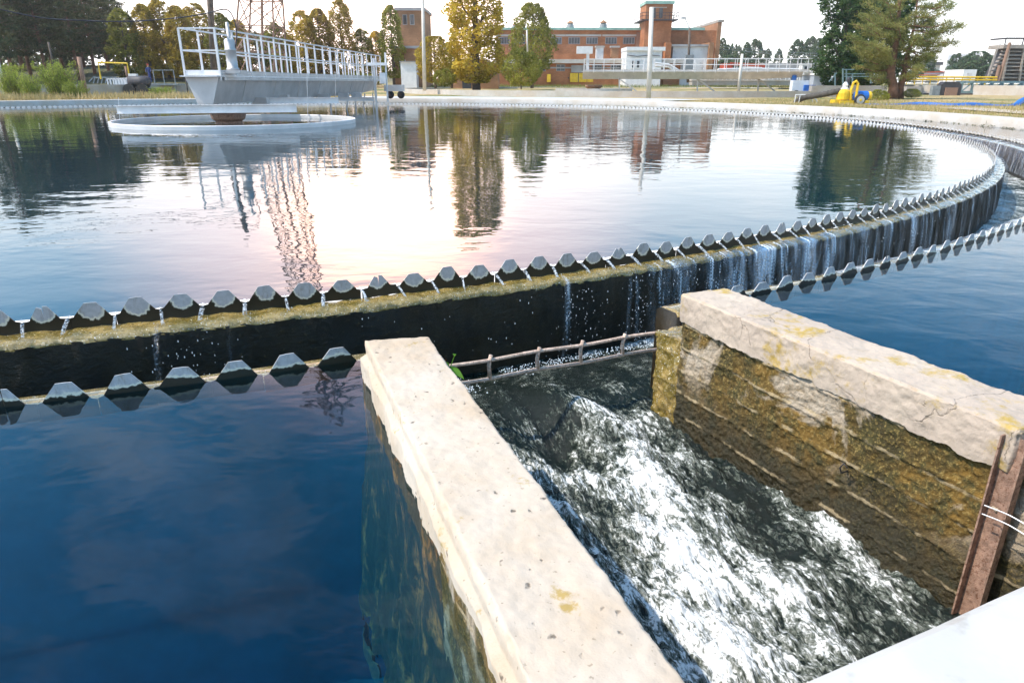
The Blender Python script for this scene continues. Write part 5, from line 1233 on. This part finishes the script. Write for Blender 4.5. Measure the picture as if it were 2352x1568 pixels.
# ------------------------------------------------------------------ left: old tank fittings, person, frames
Yl = 62
yf = empty('yellow_frame', at(260, Yl), 'yellow pipe goal-like frame at the foot of the wooded slope', 'pipe frame')
mb = MB(); a, b_ = U(225, 144, Y=Yl), U(292, 146, Y=Yl); mb.tube([U(232, 182, Y=Yl), a, b_, U(298, 180, Y=Yl)], .07, 6); abs_(mb.build('frame', 'yellow', yf), yf)
pole(292, 175, 288, 152, 62, .09, .09, 'rust', 'short rusty post under the yellow frame', 'rusty_post', 'post')
tb2 = empty('truss_walkway', at(280, 60), 'small pale lattice walkway over the old tank on the left', 'walkway')
mb = MB(); A1, B1 = U(246, 182, Y=60), U(300, 180, Y=60); A2, B2 = U(246, 208, Y=60), U(300, 206, Y=60)
for yy in (0, 1.2):
    mb = MB(); o_y = Vector((0, yy, 0)); mb.bar(A1+o_y, B1+o_y, .09); mb.bar(A2+o_y, B2+o_y, .13)
    for k in range(8): mb.bar(A1.lerp(B1, k/8)+o_y, A2.lerp(B2, (k+.9)/8)+o_y, .09)
    abs_(mb.build('lattice', 'galv_rail', tb2), tb2)
q = U(312, 200, Y=59.5)
dm = empty('dark_drive_unit', at(312, 59.5), 'black motor and wheels beside the standing worker', 'machine')
mb = MB(); mb.lathe([(.1, -.9), (.42, -.85), (.45, .6), (.2, .8)], n=14); o = mb.build('motor', 'darkmetal', dm, True); o.rotation_euler = (0, math.pi/2, 0); o.location = U(322, 188, Y=59.5)-Vector(dm.location)
mb = MB(); mb.box(q.x-1.0, q.x+1.6, 59.3, 60.3, q.z-.6, q.z-.1); abs_(mb.build('frame', 'darkmetal', dm), dm)
for u in (298, 328): mb = MB(); mb.lathe([(.06, -.12), (.5, -.12), (.5, .12), (.06, .12)], n=16); o = mb.build('wheel', 'rubber', dm); o.location = U(u, 208, Y=59)-Vector(dm.location); o.rotation_euler = (math.pi/2, 0, 0)
mb = MB(); c = U(306, 182, Y=59.6); mb.box(c.x-.3, c.x+.35, 59.5, 59.8, c.z-.4, c.z+.4); abs_(mb.build('control_box', 'galv_rail', dm), dm)
mb = MB()
for u in range(215, 270, 9): mb.bar(U(u, 192, Y=66), U(u+3, 178, Y=66), .07)
mb.bar(U(212, 178, Y=66), U(268, 178, Y=66), .08); mb.bar(U(205, 188, Y=66), U(216, 176, Y=66), .08)
tag(mb.build('old_railing', 'greymetal'), 'low grey bent railing around the old tank on the left', 'railing')
# person
def person(loc, h):
    sc = h/1.75
    J = {'hip': (0, 0, .95), 'sp': (.0, 0, 1.15), 'ch': (.01, 0, 1.35), 'nk': (.01, -.01, 1.49), 'hd': (.02, -.03, 1.60), 'ht': (.02, -.03, 1.72),
         'lk': (-.09, -.02, .50), 'lf': (-.10, .02, .08), 'lt': (-.11, -.14, .03), 'rk': (.09, -.03, .50), 'rf': (.11, .02, .08), 'rt': (.13, -.14, .03),
         'ls': (-.19, 0, 1.42), 'le': (-.25, -.04, 1.15), 'lh': (-.16, -.22, .98), 'rs': (.2, 0, 1.42), 're': (.27, -.06, 1.16), 'rh': (.30, -.26, 1.05)}
    Rr = {'hip': .14, 'sp': .13, 'ch': .15, 'nk': .055, 'hd': .095, 'ht': .07, 'lk': .065, 'lf': .045, 'lt': .035, 'rk': .065, 'rf': .045, 'rt': .035, 'ls': .065, 'le': .05, 'lh': .035, 'rs': .065, 're': .05, 'rh': .035}
    E_ = [('hip', 'sp'), ('sp', 'ch'), ('ch', 'nk'), ('nk', 'hd'), ('hd', 'ht'), ('hip', 'lk'), ('lk', 'lf'), ('lf', 'lt'), ('hip', 'rk'), ('rk', 'rf'), ('rf', 'rt'), ('ch', 'ls'), ('ls', 'le'), ('le', 'lh'), ('ch', 'rs'), ('rs', 're'), ('re', 'rh')]
    ks = list(J); me = bpy.data.meshes.new('person'); me.from_pydata([tuple(c*sc for c in J[k]) for k in ks], [(ks.index(a), ks.index(b)) for a, b in E_], [])
    root = empty('person', loc, 'worker in a dark blue work suit and red cap standing on the old tank walkway', 'person')
    t = T('work_suit_and_skin'); z = t.n('SeparateXYZ', {0: t.obj()}).outputs[2]
    f = t.rng(z, 1.50*sc, 1.505*sc); col = t.mix(f, (.03, .05, .16), (.5, .28, .2)); col = t.mix(t.rng(z, .07, .065), col, (.02, .02, .02))
    m_ = t.end(t.pbr(col, .8)); o = link('body', me, m_, root)
    sk = o.modifiers.new('skin', 'SKIN'); 
    for k, v_ in zip(ks, me.skin_vertices[0].data): v_.radius = (Rr[k]*sc, Rr[k]*sc*(.7 if k in ('ch', 'sp', 'hip') else 1)); v_.use_root = k == 'hip'
    o.modifiers.new('sub', 'SUBSURF').render_levels = 2
    b = MB(); b.lathe([(.108, 1.66), (.112, 1.70), (.09, 1.755), (.04, 1.785), (.005, 1.79)], (.02, -.02, 0), 14); b.box(-.06, .10, -.20, -.10, 1.665, 1.68); b.v = [tuple(c*sc for c in q) for q in b.v]; b.build('cap', 'redpaint', root, True)
    return root
q = U(346, 191, Y=62); pr = person((q.x, 62, q.z), U(346, 148, Y=62).z-q.z)
mb = MB(); mb.box(q.x-2, q.x+2.5, 61.4, 62.8, q.z-.18, q.z-.03); 
for dx in (-1.8, -.6, .6, 2.2): mb.bar((q.x+dx, 61.6, gz(q.x, 61)), (q.x+dx, 61.6, q.z-.05), .12)
for dx in (.6, 1.4, 2.3): mb.bar((q.x+dx, 61.5, q.z-.03), (q.x+dx, 61.5, q.z+1.0), .06)
mb.bar((q.x+.6, 61.5, q.z+1.0), (q.x+2.3, 61.5, q.z+1.0), .06)
tag(mb.build('worker_platform', 'greymetal'), 'small grey steel stand the worker stands on', 'platform')
# ------------------------------------------------------------------ vegetation
def crown_pts(n, h0, h1, prof, seed, lump=1.2, gate=-.05, shell=.55):
    g = np.random.default_rng(seed); out = []; cnt = 0
    while len(out) < n and cnt < n*12:
        cnt += 1; t_ = g.uniform(); z = h0+(h1-h0)*t_; a = g.uniform(0, 2*math.pi); R_ = prof(t_)
        k = 1+.42*mn.noise(Vector((math.cos(a)*1.6, math.sin(a)*1.6, z*.55/lump+seed)))+.22*mn.noise(Vector((math.cos(a)*4, math.sin(a)*4, z*1.7/lump+seed)))
        r_ = R_*k*(shell+(1-shell)*math.sqrt(g.uniform())) if g.uniform() < .8 else R_*k*math.sqrt(g.uniform())
        p = (r_*math.cos(a), r_*math.sin(a), z)
        if mn.noise(Vector((p[0]/lump*1.3+seed, p[1]/lump*1.3, p[2]/lump*1.0))) < gate: continue
        out.append(p)
    return np.array(out)
def tree_proto(name, n, h, prof, leaf_s, mleaf, mbark, seed, tr=.2, lump=1.2, gate=-.12, base=.08, asp=.7, limbs=8, up=.9, upn=None):
    root = empty(name)
    p = crown_pts(n, h*base, h, prof, seed, lump, gate); g = np.random.default_rng(seed)
    nn = None
    if upn is not None: nn = np.tile(np.array([0, 0, upn]), (len(p), 1))
    me = leaf_mesh('crown', p, g.uniform(.6, 1.3, len(p))*leaf_s, nn, asp, 1., seed); link('crown', me, mleaf, root)
    b = MB(); b.tube([(0, 0, -.4), (.05*tr, .1*tr, h*.3), (-.1*tr, 0, h*.6), (0, 0, h*.95)], tr, 8, tr*.15)
    for k in range(limbs):
        a = k*2.4; z = h*(.12+.7*k/limbs); R_ = prof((z/h-base)/(1-base))*.85
        b.tube([(0, 0, z), (R_*.5*math.cos(a), R_*.5*math.sin(a), z+R_*up*.6), (R_*math.cos(a), R_*math.sin(a), z+R_*up*1.4)], tr*.3, 5, tr*.06)
    b.build('trunk', mbark, root, True); return root
def popl(t_): return max(.05, (min(1, (t_+.08)/.22))**.6*(1-max(0, (t_-.45)/.56)**2.6)**.6)
def place(proto, first, u, vb, vt, Y, wpx, label, cat, group, name=None, wref=1., href=1.):
    "scale a prototype so that it spans vb..vt and wpx at the distance Y"
    o = proto if first else copy_tree(proto)
    x = U(u, 190, Y=Y).x; zb_ = gz(x, Y); zt_ = U(u, vt, Y=Y).z
    if vb is not None: zb_ = U(u, vb, Y=Y).z
    h = (zt_-zb_)/href; w_ = wpx/1592*Y*.95/wref
    o.location = (x, Y, zb_); o.scale = (w_, w_, h); o.rotation_euler.z = rnd.uniform(0, 6.28)
    tag(o, label, cat, group)
    if name: o.name = name
    return o
# unit prototypes: height 1 x width 1 built at real size then normalised by scale
def unit(root, h, w):
    for c in KIDS(root):
        for v in c.data.vertices: v.co = (v.co.x/w, v.co.y/w, v.co.z/h)
    return root
PA = [unit(tree_proto('poplar', 8000, 14, lambda t_, k=k: popl(t_)*(1.5+.2*k), .30, 'leaf_glare_tint' if k != 1 else 'leaf_poplar', 'bark', 11+k, .22, 1.3, -.10, .06, limbs=10, up=1.6), 14, 3.2+.4*k) for k in range(3)]
used = [0, 0, 0]
G1 = 'columnar poplars in the row behind the bridge'
def pop(k, u, vb, vt, Y, w, label, group=G1):
    o = place(PA[k], used[k] == 0, u, vb, vt, Y, w*1.12, label, 'poplar tree', group); used[k] = 1; return o
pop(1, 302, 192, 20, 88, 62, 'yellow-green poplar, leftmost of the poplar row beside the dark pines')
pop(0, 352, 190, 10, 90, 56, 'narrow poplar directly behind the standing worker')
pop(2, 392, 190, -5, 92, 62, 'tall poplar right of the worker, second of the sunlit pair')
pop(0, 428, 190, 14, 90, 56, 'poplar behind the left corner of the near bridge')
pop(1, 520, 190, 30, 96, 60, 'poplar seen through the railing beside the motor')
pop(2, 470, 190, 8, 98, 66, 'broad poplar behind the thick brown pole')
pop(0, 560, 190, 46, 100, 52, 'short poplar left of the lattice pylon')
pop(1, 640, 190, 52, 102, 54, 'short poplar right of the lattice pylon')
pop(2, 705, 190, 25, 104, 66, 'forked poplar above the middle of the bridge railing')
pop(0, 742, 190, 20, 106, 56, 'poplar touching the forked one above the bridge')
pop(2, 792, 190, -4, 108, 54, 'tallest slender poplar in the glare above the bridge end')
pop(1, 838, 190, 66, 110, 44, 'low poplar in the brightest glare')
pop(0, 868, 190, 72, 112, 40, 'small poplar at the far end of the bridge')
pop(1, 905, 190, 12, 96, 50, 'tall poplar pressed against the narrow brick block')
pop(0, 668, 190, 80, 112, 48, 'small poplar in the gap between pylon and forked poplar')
# hero poplar near centre: own mesh
hp = tree_proto('poplar', 17000, 13, lambda t_: 1.75*min(1, (t_+.03)/.16)**.5*(1-max(0, (t_-.62)/.75)**2), .22, 'leaf_glare_tint', 'bark', 31, .3, .9, -.16, .02, limbs=14, up=1.5)
place(hp, True, 1094, 197, -150, 64, 112, 'big ragged glare-tinted golden poplar left of the brick works, reaching the top of the picture', 'poplar tree', None, wref=3.4, href=13)
# bushy and drooping trees
def round_prof(t_): return 2.3*math.sqrt(max(0.02, math.sin(math.pi*min(.98, t_*.9+.06))))
bt = unit(tree_proto('leafy_tree', 9000, 6, round_prof, .2, 'leaf_glare_tint', 'bark', 41, .16, 1.0, -.12, .05, limbs=8), 6, 4.8)
place(bt, True, 1000, 196, 84, 76, 92, 'drooping glare-tinted golden tree behind the pale concrete pole', 'tree', None)
o = place(bt, False, 1038, 196, 98, 80, 70, 'rounder glare-tinted golden tree between the pale pole and the poplar', 'tree', None)
bd = unit(tree_proto('leafy_tree', 12000, 8, lambda t_: 2.0*max(.12, math.sin(math.pi*min(.97, t_*.72+.2)))**.8*(1 if t_ > .1 else .5), .19, 'leaf_poplar', 'bark', 43, .16, .9, -.06, .1, limbs=8), 8, 4.2)
place(bd, True, 1222, 194, 8, 84, 104, 'green drooping birch-like tree in front of the brick works', 'tree', None)
bs = unit(tree_proto('bush', 9000, 4, round_prof, .17, 'leaf_poplar', 'bark', 45, .08, .9, -.10, .0, limbs=5), 4, 4.8)
bs['category'] = 'bush'
place(bs, True, 1197, 197, 112, 72, 96, 'rounded green bush growing between the poplar and the yellow gate', 'bush', None)
place(bs, False, 1020, 198, 158, 74, 50, 'low golden bush at the foot of the pale pole', 'bush', None)
# pines on the slope (dark, left)
def pine_proto(seed, h, w, n_cl, per, name='pine_tree', mleaf='leaf_pine', base=.25, spread=1., size=.42, cl=.55):
    g = np.random.default_rng(seed); root = empty(name); b = MB(); P_ = []; S_ = []; N_ = []
    b.tube([(0, 0, -.5), (.1, .1, h*.4), (-.1, 0, h*.75), (0, 0, h*.98)], h*.017, 8, h*.004)
    nb_ = n_cl//6
    for i in range(nb_):
        t_ = base+(1-base)*(i+.5)/nb_; z = h*t_; a = i*2.39996+g.uniform(-.4, .4); R_ = w*.5*(max(.12, math.sin(math.pi*min(.8, (1-t_)*.62+.10+.0)))**.8)*g.uniform(.65, 1.1)
        e = (R_*math.cos(a), R_*math.sin(a), z+R_*.25*g.uniform(0, 1.2)); m_ = (R_*.5*math.cos(a+.12), R_*.5*math.sin(a+.12), z+.02*R_)
        b.tube([(0, 0, z-.2), m_, e], .05*h/12, 5, .012)
        for k in range(6):
            s_ = .35+.65*k/5; c = np.array([m_[j]*(1-(s_-.5)*2)+e[j]*((s_-.5)*2) if s_ > .5 else m_[j]*s_*2+(0 if j < 2 else z*(1-s_*2)) for j in range(3)])+g.normal(size=3)*np.array([.35, .35, .16])*w*.07*(1.3-s_)*spread
            q = g.normal(size=(per, 3)); q /= np.linalg.norm(q, axis=1)[:, None]; rr_ = cl*g.uniform(.5, 1.1)*(g.uniform(size=(per, 1))**.5); q2 = q*rr_*np.array([1, 1, .55])
            P_.append(c+q2); S_.append(g.uniform(.6, 1.2, per)*size); N_.append(q*1.2+np.array([0, 0, .5]))
    P_ = np.concatenate(P_); me = leaf_mesh('crown', P_, np.concatenate(S_), np.concatenate(N_), .22, .5, seed); link('crown', me, mleaf, root)
    b.build('trunk', 'pinebark', root, True); return root
PP = [unit(pine_proto(60+k, 13, 7.5, 300, 30, size=.5, cl=.72, base=.24), 13, 7.0) for k in range(3)]
G2 = 'dark pines crowded on the wooded slope'
pines = [(-18, 205, -170, 78, 150, 0), (32, 200, -150, 84, 140, 1), (75, 195, -120, 92, 130, 2), (110, 190, -100, 86, 120, 0), (150, 186, -90, 94, 130, 1), (185, 184, -85, 88, 110, 2), (222, 182, -70, 96, 120, 0), (255, 182, -40, 100, 110, 1), (60, 190, -60, 104, 150, 2), (130, 186, -50, 106, 150, 0), (200, 184, -60, 108, 150, 1), (10, 190, -80, 108, 160, 1), (282, 182, -8, 108, 90, 2)]
fr = [True]*3
wh_ = ['at the left edge', 'second from the left edge', 'third from the left edge', 'above the feathery shrub', 'left of the dark leaning post', 'above the dark leaning post', 'above the yellow frame', 'just left of the first poplar', 'farther back above the two shrubs', 'farther back above the feathery shrub', 'farther back above the yellow frame', 'farther back at the left edge', 'farthest back beside the first poplar']
for i, (u, vb, vt, Y, w, k) in enumerate(pines):
    x = U(u, 190, Y=Y).x
    place(PP[k], fr[k], u, None, vt*.62, Y, w*1.05, 'dark pine '+wh_[i]+' on the wooded slope', 'pine tree', G2); fr[k] = False
g = np.random.default_rng(404); P_ = []
while len(P_) < 30000:
    x = g.uniform(-125, -34); y = 126+g.uniform(-3, 6); h_ = 6.5*(.75+.45*mn.noise(Vector((x*.13, 3, 1)))+.25*mn.noise(Vector((x*.5, 1, 1)))); z = g.uniform(0, 1)**.8*h_
    if mn.noise(Vector((x*.45, z*.5, 4))) < .0: continue
    P_.append((x+g.normal()*.2, y, gz(x, y)+z))
tag(link('woodland', leaf_mesh('woodland', np.array(P_), g.uniform(.35, .8, len(P_)), None, .6, 1., 12), 'leaf_pine'), 'dense dark wood filling the background behind the pines', 'woodland', kind='stuff')
# undergrowth on the slope
for i, (u, vb, vt, Y, w, lab) in enumerate(((40, 190, 150, 100, 120, 'low dark bush at the back of the slope near the left edge'), (160, 188, 150, 110, 130, 'low dark bush at the back of the slope above the feathery shrub'), (260, 186, 156, 112, 100, 'low dark bush at the back of the slope behind the yellow frame'), (330, 190, 160, 108, 90, 'low green bush under the first poplars'), (430, 190, 168, 100, 90, 'low green bush behind the left end of the near bridge'), (560, 190, 168, 100, 120, 'low green bush behind the bridge railing'), (690, 190, 170, 104, 130, 'low green bush behind the middle of the bridge'), (820, 192, 168, 100, 120, 'low green bush behind the far end of the bridge'))):
    place(bs, False, u, None, vt, Y, w, lab, 'bush', 'low bushes under the tree rows')
# big hero pine on the right and the dark poplar behind it
hero = empty('pine_tree', at(2062, 50), 'large yellow-green pine with two reddish trunks right of the yellow pump', 'pine tree')
hb = Vector(hero.location); Yh = 50
def HL(u, v, dy=0.): q = U(u, v, Y=Yh+dy); return q-hb
b = MB(); b.tube([HL(2050, 226), HL(2052, 200), HL(2046, 172), HL(2050, 140), HL(2060, 90), HL(2066, 20), HL(2060, -80)], [.36, .30, .27, .22, .17, .1, .04], 10); b.build('trunk', 'pinebark', hero, True)
b = MB(); b.tube([HL(2066, 228, .3), HL(2068, 200, .3), HL(2074, 180, .2), HL(2078, 160, .2), HL(2086, 120, .2), HL(2100, 60, .2), HL(2110, -20, .2)], [.27, .23, .2, .17, .13, .08, .03], 9); b.build('trunk', 'pinebark', hero, True)
g = np.random.default_rng(77); b = MB(); P_ = []; S_ = []; N_ = []
hb_ = [(2050, 160, 1965, 150), (2048, 150, 1975, 125), (2052, 130, 1950, 108), (2056, 110, 1945, 82), (2058, 90, 1960, 55), (2060, 70, 1970, 30), (2062, 50, 1990, 5), (2062, 20, 2005, -30), (2080, 150, 2120, 150), (2084, 130, 2140, 128), (2088, 115, 2160, 118), (2092, 100, 2185, 98), (2094, 85, 2200, 96), (2096, 70, 2214, 58), (2098, 60, 2190, 48), (2100, 40, 2180, 22), (2104, 15, 2190, 8), (2104, 0, 2150, -30), (2070, 60, 2120, 20), (2060, 140, 2010, 165), (2066, 90, 2030, 60), (2076, 120, 2110, 80), (2058, 170, 2000, 180), (2080, 165, 2100, 172), (2062, 30, 2080, -40), (2050, 120, 2000, 100), (2064, 80, 2010, 70), (2090, 60, 2140, 40), (2086, 90, 2150, 78), (2060, 60, 2040, 10), (2050, 140, 2030, 118), (2080, 100, 2060, 60), (2070, 150, 2090, 140), (2064, 40, 1985, 42)]
for (u0, v0, u1, v1) in hb_:
    for rep in range(2):
        dy = g.uniform(-2.6, 2.6); st_ = HL(u0, v0, .1); en = HL(u1+g.uniform(-12, 6)*(1 if rep else 0), v1+g.uniform(-14, 14)*rep, dy)
        if rep: en = st_.lerp(en, g.uniform(.55, .95))
        mid = st_.lerp(en, .5)+Vector((0, 0, -.25)); b.tube([st_, mid, en], .06, 5, .012)
        L_ = (en-st_).length; nc = int(5+L_*4.2)
        for k in range(nc):
            s_ = .28+.72*(k+g.uniform())/nc; c = np.array((st_.lerp(mid, s_*2) if s_ < .5 else mid.lerp(en, s_*2-1)))+g.normal(size=3)*np.array([.3, .4, .2])*(1.25-s_)*1.1
            per = 46; q = g.normal(size=(per, 3)); q /= np.linalg.norm(q, axis=1)[:, None]; q2 = q*.3*(g.uniform(size=(per, 1))**.5)*np.array([1.1, 1.1, .7])
            P_.append(c+q2); S_.append(g.uniform(.6, 1.2, per)*.19); N_.append(q*1.1+np.array([0, 0, .55]))
b.build('limbs', 'pinebark', hero, True)
P_ = np.concatenate(P_); link('crown', leaf_mesh('crown', P_, np.concatenate(S_), np.concatenate(N_), .2, .45, 5), 'leaf_pine_hero', hero)
dp = tree_proto('poplar', 17000, 15, lambda t_: 2.1*min(1, (t_+.05)/.2)**.6*(1-max(0, (t_-.7)/.9)**2), .28, 'leaf_dark', 'bark', 51, .35, 1.1, -.10, .04, limbs=10, up=1.4)
place(dp, True, 1925, 212, -70, 66, 104, 'tall dark green poplar behind the left side of the big pine', 'poplar tree', None, wref=4.2, href=15)
o = copy_tree(dp); o.name = 'poplar'; place(o, True, 1990, 205, -60, 72, 150, 'wide dark green poplar hidden behind the big pine', 'poplar tree', None, wref=4.2, href=15)
place(bs, False, 2022, 236, 206, 47, 50, 'dark green bush at the foot of the big pine', 'bush', None)
place(bs, False, 2100, 224, 204, 50, 40, 'small dry bush right of the pine trunks', 'bush', None)
# distant trees right of the works
G3 = 'distant trees on the right horizon'
far_p = unit(tree_proto('poplar', 3500, 14, lambda t_: popl(t_)*1.9, .5, 'leaf_far', 'bark', 71, .25, 1.5, -.10, .06), 14, 3.8)
far_r = unit(tree_proto('leafy_tree', 3500, 8, round_prof, .42, 'leaf_far', 'bark', 73, .2, 1.4, -.12, .05), 8, 4.8)
fp = True
for (u, vt, w, lab) in ((1650, 88, 26, 'distant slim poplar touching the gable of the works'), (1664, 103, 22, 'distant poplar just right of the works'), (1673, 100, 14, 'distant poplar, third right of the works'), (1682, 102, 12, 'very slim distant poplar'), (1690, 104, 16, 'distant poplar left of the short white pole'), (1707, 97, 24, 'distant poplar behind the short white pole'), (1726, 90, 40, 'broad distant poplar right of the short white pole'), (1756, 112, 20, 'lone small distant poplar'), (1781, 112, 20, 'second lone small distant poplar'), (1822, 90, 34, 'distant poplar, left of the tall pair'), (1850, 84, 36, 'distant poplar, middle of the tall pair'), (1868, 88, 30, 'distant poplar beside the dark green poplar'), (2126, 118, 26, 'distant poplar right of the big pine'), (2186, 122, 32, 'distant tree in front of the pale flats')):
    place(far_p, fp, u, 188, vt, 190+rnd.uniform(-20, 20), w, lab, 'poplar tree', G3); fp = False
fp = True
for (u, vt, w, Y, lab) in ((1668, 128, 50, 150, 'rounded distant tree beside the works'), (1692, 134, 44, 160, 'rounded distant tree behind the red canopy'), (1650, 140, 40, 140, 'rounded tree against the gable'), (2232, 118, 70, 150, 'large rounded tree left of the cooling tower'), (2262, 128, 60, 155, 'rounded tree touching the cooling tower'), (2210, 140, 60, 160, 'rounded tree behind the white container'), (1770, 148, 80, 220, 'low distant tree mass behind the low building'), (1800, 146, 60, 230, 'low distant tree mass right of the lone poplars'), (1880, 160, 60, 120, 'rounded tree behind the blue-grey shed'), (2100, 162, 60, 200, 'low distant tree right of the pine trunks'), (2135, 160, 60, 240, 'low distant tree below the far house')):
    place(far_r, fp, u, 190, vt, Y, w, lab, 'tree', G3); fp = False
# feathery shrubs on the left rim
def feather(name, n_st, h, spread, seed, per=70):
    g = np.random.default_rng(seed); root = empty(name); b = MB(); P_ = []; N_ = []; S_ = []
    for i in range(n_st):
        a = g.uniform(0, 6.28); L_ = h*g.uniform(.55, 1.05); r_ = spread*g.uniform(.1, 1)
        p0_ = np.array([.25*r_*math.cos(a), .25*r_*math.sin(a), 0]); p1_ = np.array([.6*r_*math.cos(a), .6*r_*math.sin(a), L_*.6]); p2_ = np.array([r_*math.cos(a)*1.1, r_*math.sin(a)*1.1, L_])
        b.tube([tuple(p0_), tuple(p1_), tuple(p2_)], .014, 4, .004)
        t_ = g.uniform(.1, 1, (per, 1)); c = (1-t_)**2*p0_+2*t_*(1-t_)*p1_+t_**2*p2_
        P_.append(c+g.normal(size=(per, 3))*.085*h*(1.15-t_)); N_.append(g.normal(size=(per, 3))*.8+np.array([math.cos(a)*.5, math.sin(a)*.5, .8])); S_.append(g.uniform(.05, .13, per)*h/2.2)
    link('foliage', leaf_mesh('foliage', np.concatenate(P_), np.concatenate(S_), np.concatenate(N_), .4, .5, seed), 'leaf_bush', root); b.build('stems', 'bark', root); return root
f1 = feather('feathery_shrub', 110, 2.2, 1.3, 81, 90)
def putf(o, u, vb, vt, Y, wpx, lab):
    x = U(u, 190, Y=Y).x; zb_ = U(u, vb, Y=Y).z; h = U(u, vt, Y=Y).z-zb_; o.location = (x, Y, zb_); w_ = wpx/1592*Y*.95/2.6; o.scale = (w_, w_, h/2.2); o.rotation_euler.z = rnd.uniform(0, 6); tag(o, lab, 'shrub', 'feathery shrubs behind the left rim'); return o
putf(f1, 130, 236, 142, 46, 96, 'tall bright feathery shrub left of the dark leaning post')
putf(copy_tree(f1), 24, 240, 148, 46, 70, 'feathery shrub at the left edge behind the grey post')
putf(copy_tree(f1), 68, 238, 172, 45, 60, 'lower feathery shrub between the two taller ones')
putf(copy_tree(f1), 168, 236, 186, 45, 60, 'low feathery shrub touching the dark leaning post')
putf(copy_tree(f1), 368, 232, 200, 50, 64, 'wide low feathery shrub left of the bridge end')
# grasses
def tufts(name, n, reg, hgt, m, seed, Yfun=None):
    g = np.random.default_rng(seed); P_ = []; S_ = []
    for k in range(n):
        x, y = reg(g)
        if math.hypot(x-CX, y-CY) < 24.6: continue
        P_.append((x, y, gz(x, y)-.02)); S_.append(hgt*g.uniform(.4, 1.2))
    P_ = np.array(P_); N_ = np.tile(np.array([0, 0, 2.6]), (len(P_), 1))
    o = link(name, leaf_mesh(name, P_, S_, N_, .16, .8, seed, tri=True), m); return o
def reg_right(g):
    a = g.uniform(-22, 45); r_ = 24.6+abs(g.normal())*9; q = PC(r_, a); return q.x, q.y
tag(tufts('dry_grass', 26000, reg_right, .16, 'dryweed', 91), 'dry yellow grass covering the ground right of the tank', 'grass', kind='stuff')
tag(tufts('green_grass', 7000, reg_right, .15, 'greenweed', 92), 'patchy green grass among the dry grass right of the tank', 'grass', kind='stuff')
def reg_left(g):
    a = g.uniform(95, 160); r_ = 24.6+abs(g.normal())*5; q = PC(r_, a); return q.x, q.y
tag(tufts('dry_weeds', 9000, reg_left, .5, 'dryweed', 93), 'pale dry weeds behind the left rim', 'grass', kind='stuff')
def reg_far(g): return g.uniform(-12, 95), g.uniform(98, 112)
tag(tufts('yard_grass', 9000, reg_far, .45, 'greenweed', 94), 'rough green grass in front of the brick works', 'grass', kind='stuff')
# ------------------------------------------------------------------ thin haze, added so the warm glow veils the trees
mb = MB(); mb.box(-520, 520, -60, 520, -6, 45)
hz_o = mb.build('haze', None); t = T('haze_air'); hv = t.n('VolumePrincipled', {'Color': (1, .93, .86, 1), 'Density': .0006, 'Anisotropy': .8}).outputs[0]; t.t.links.new(hv, t.out.inputs[1]); hz_o.data.materials.append(t.m); tag(hz_o, kind='stuff')
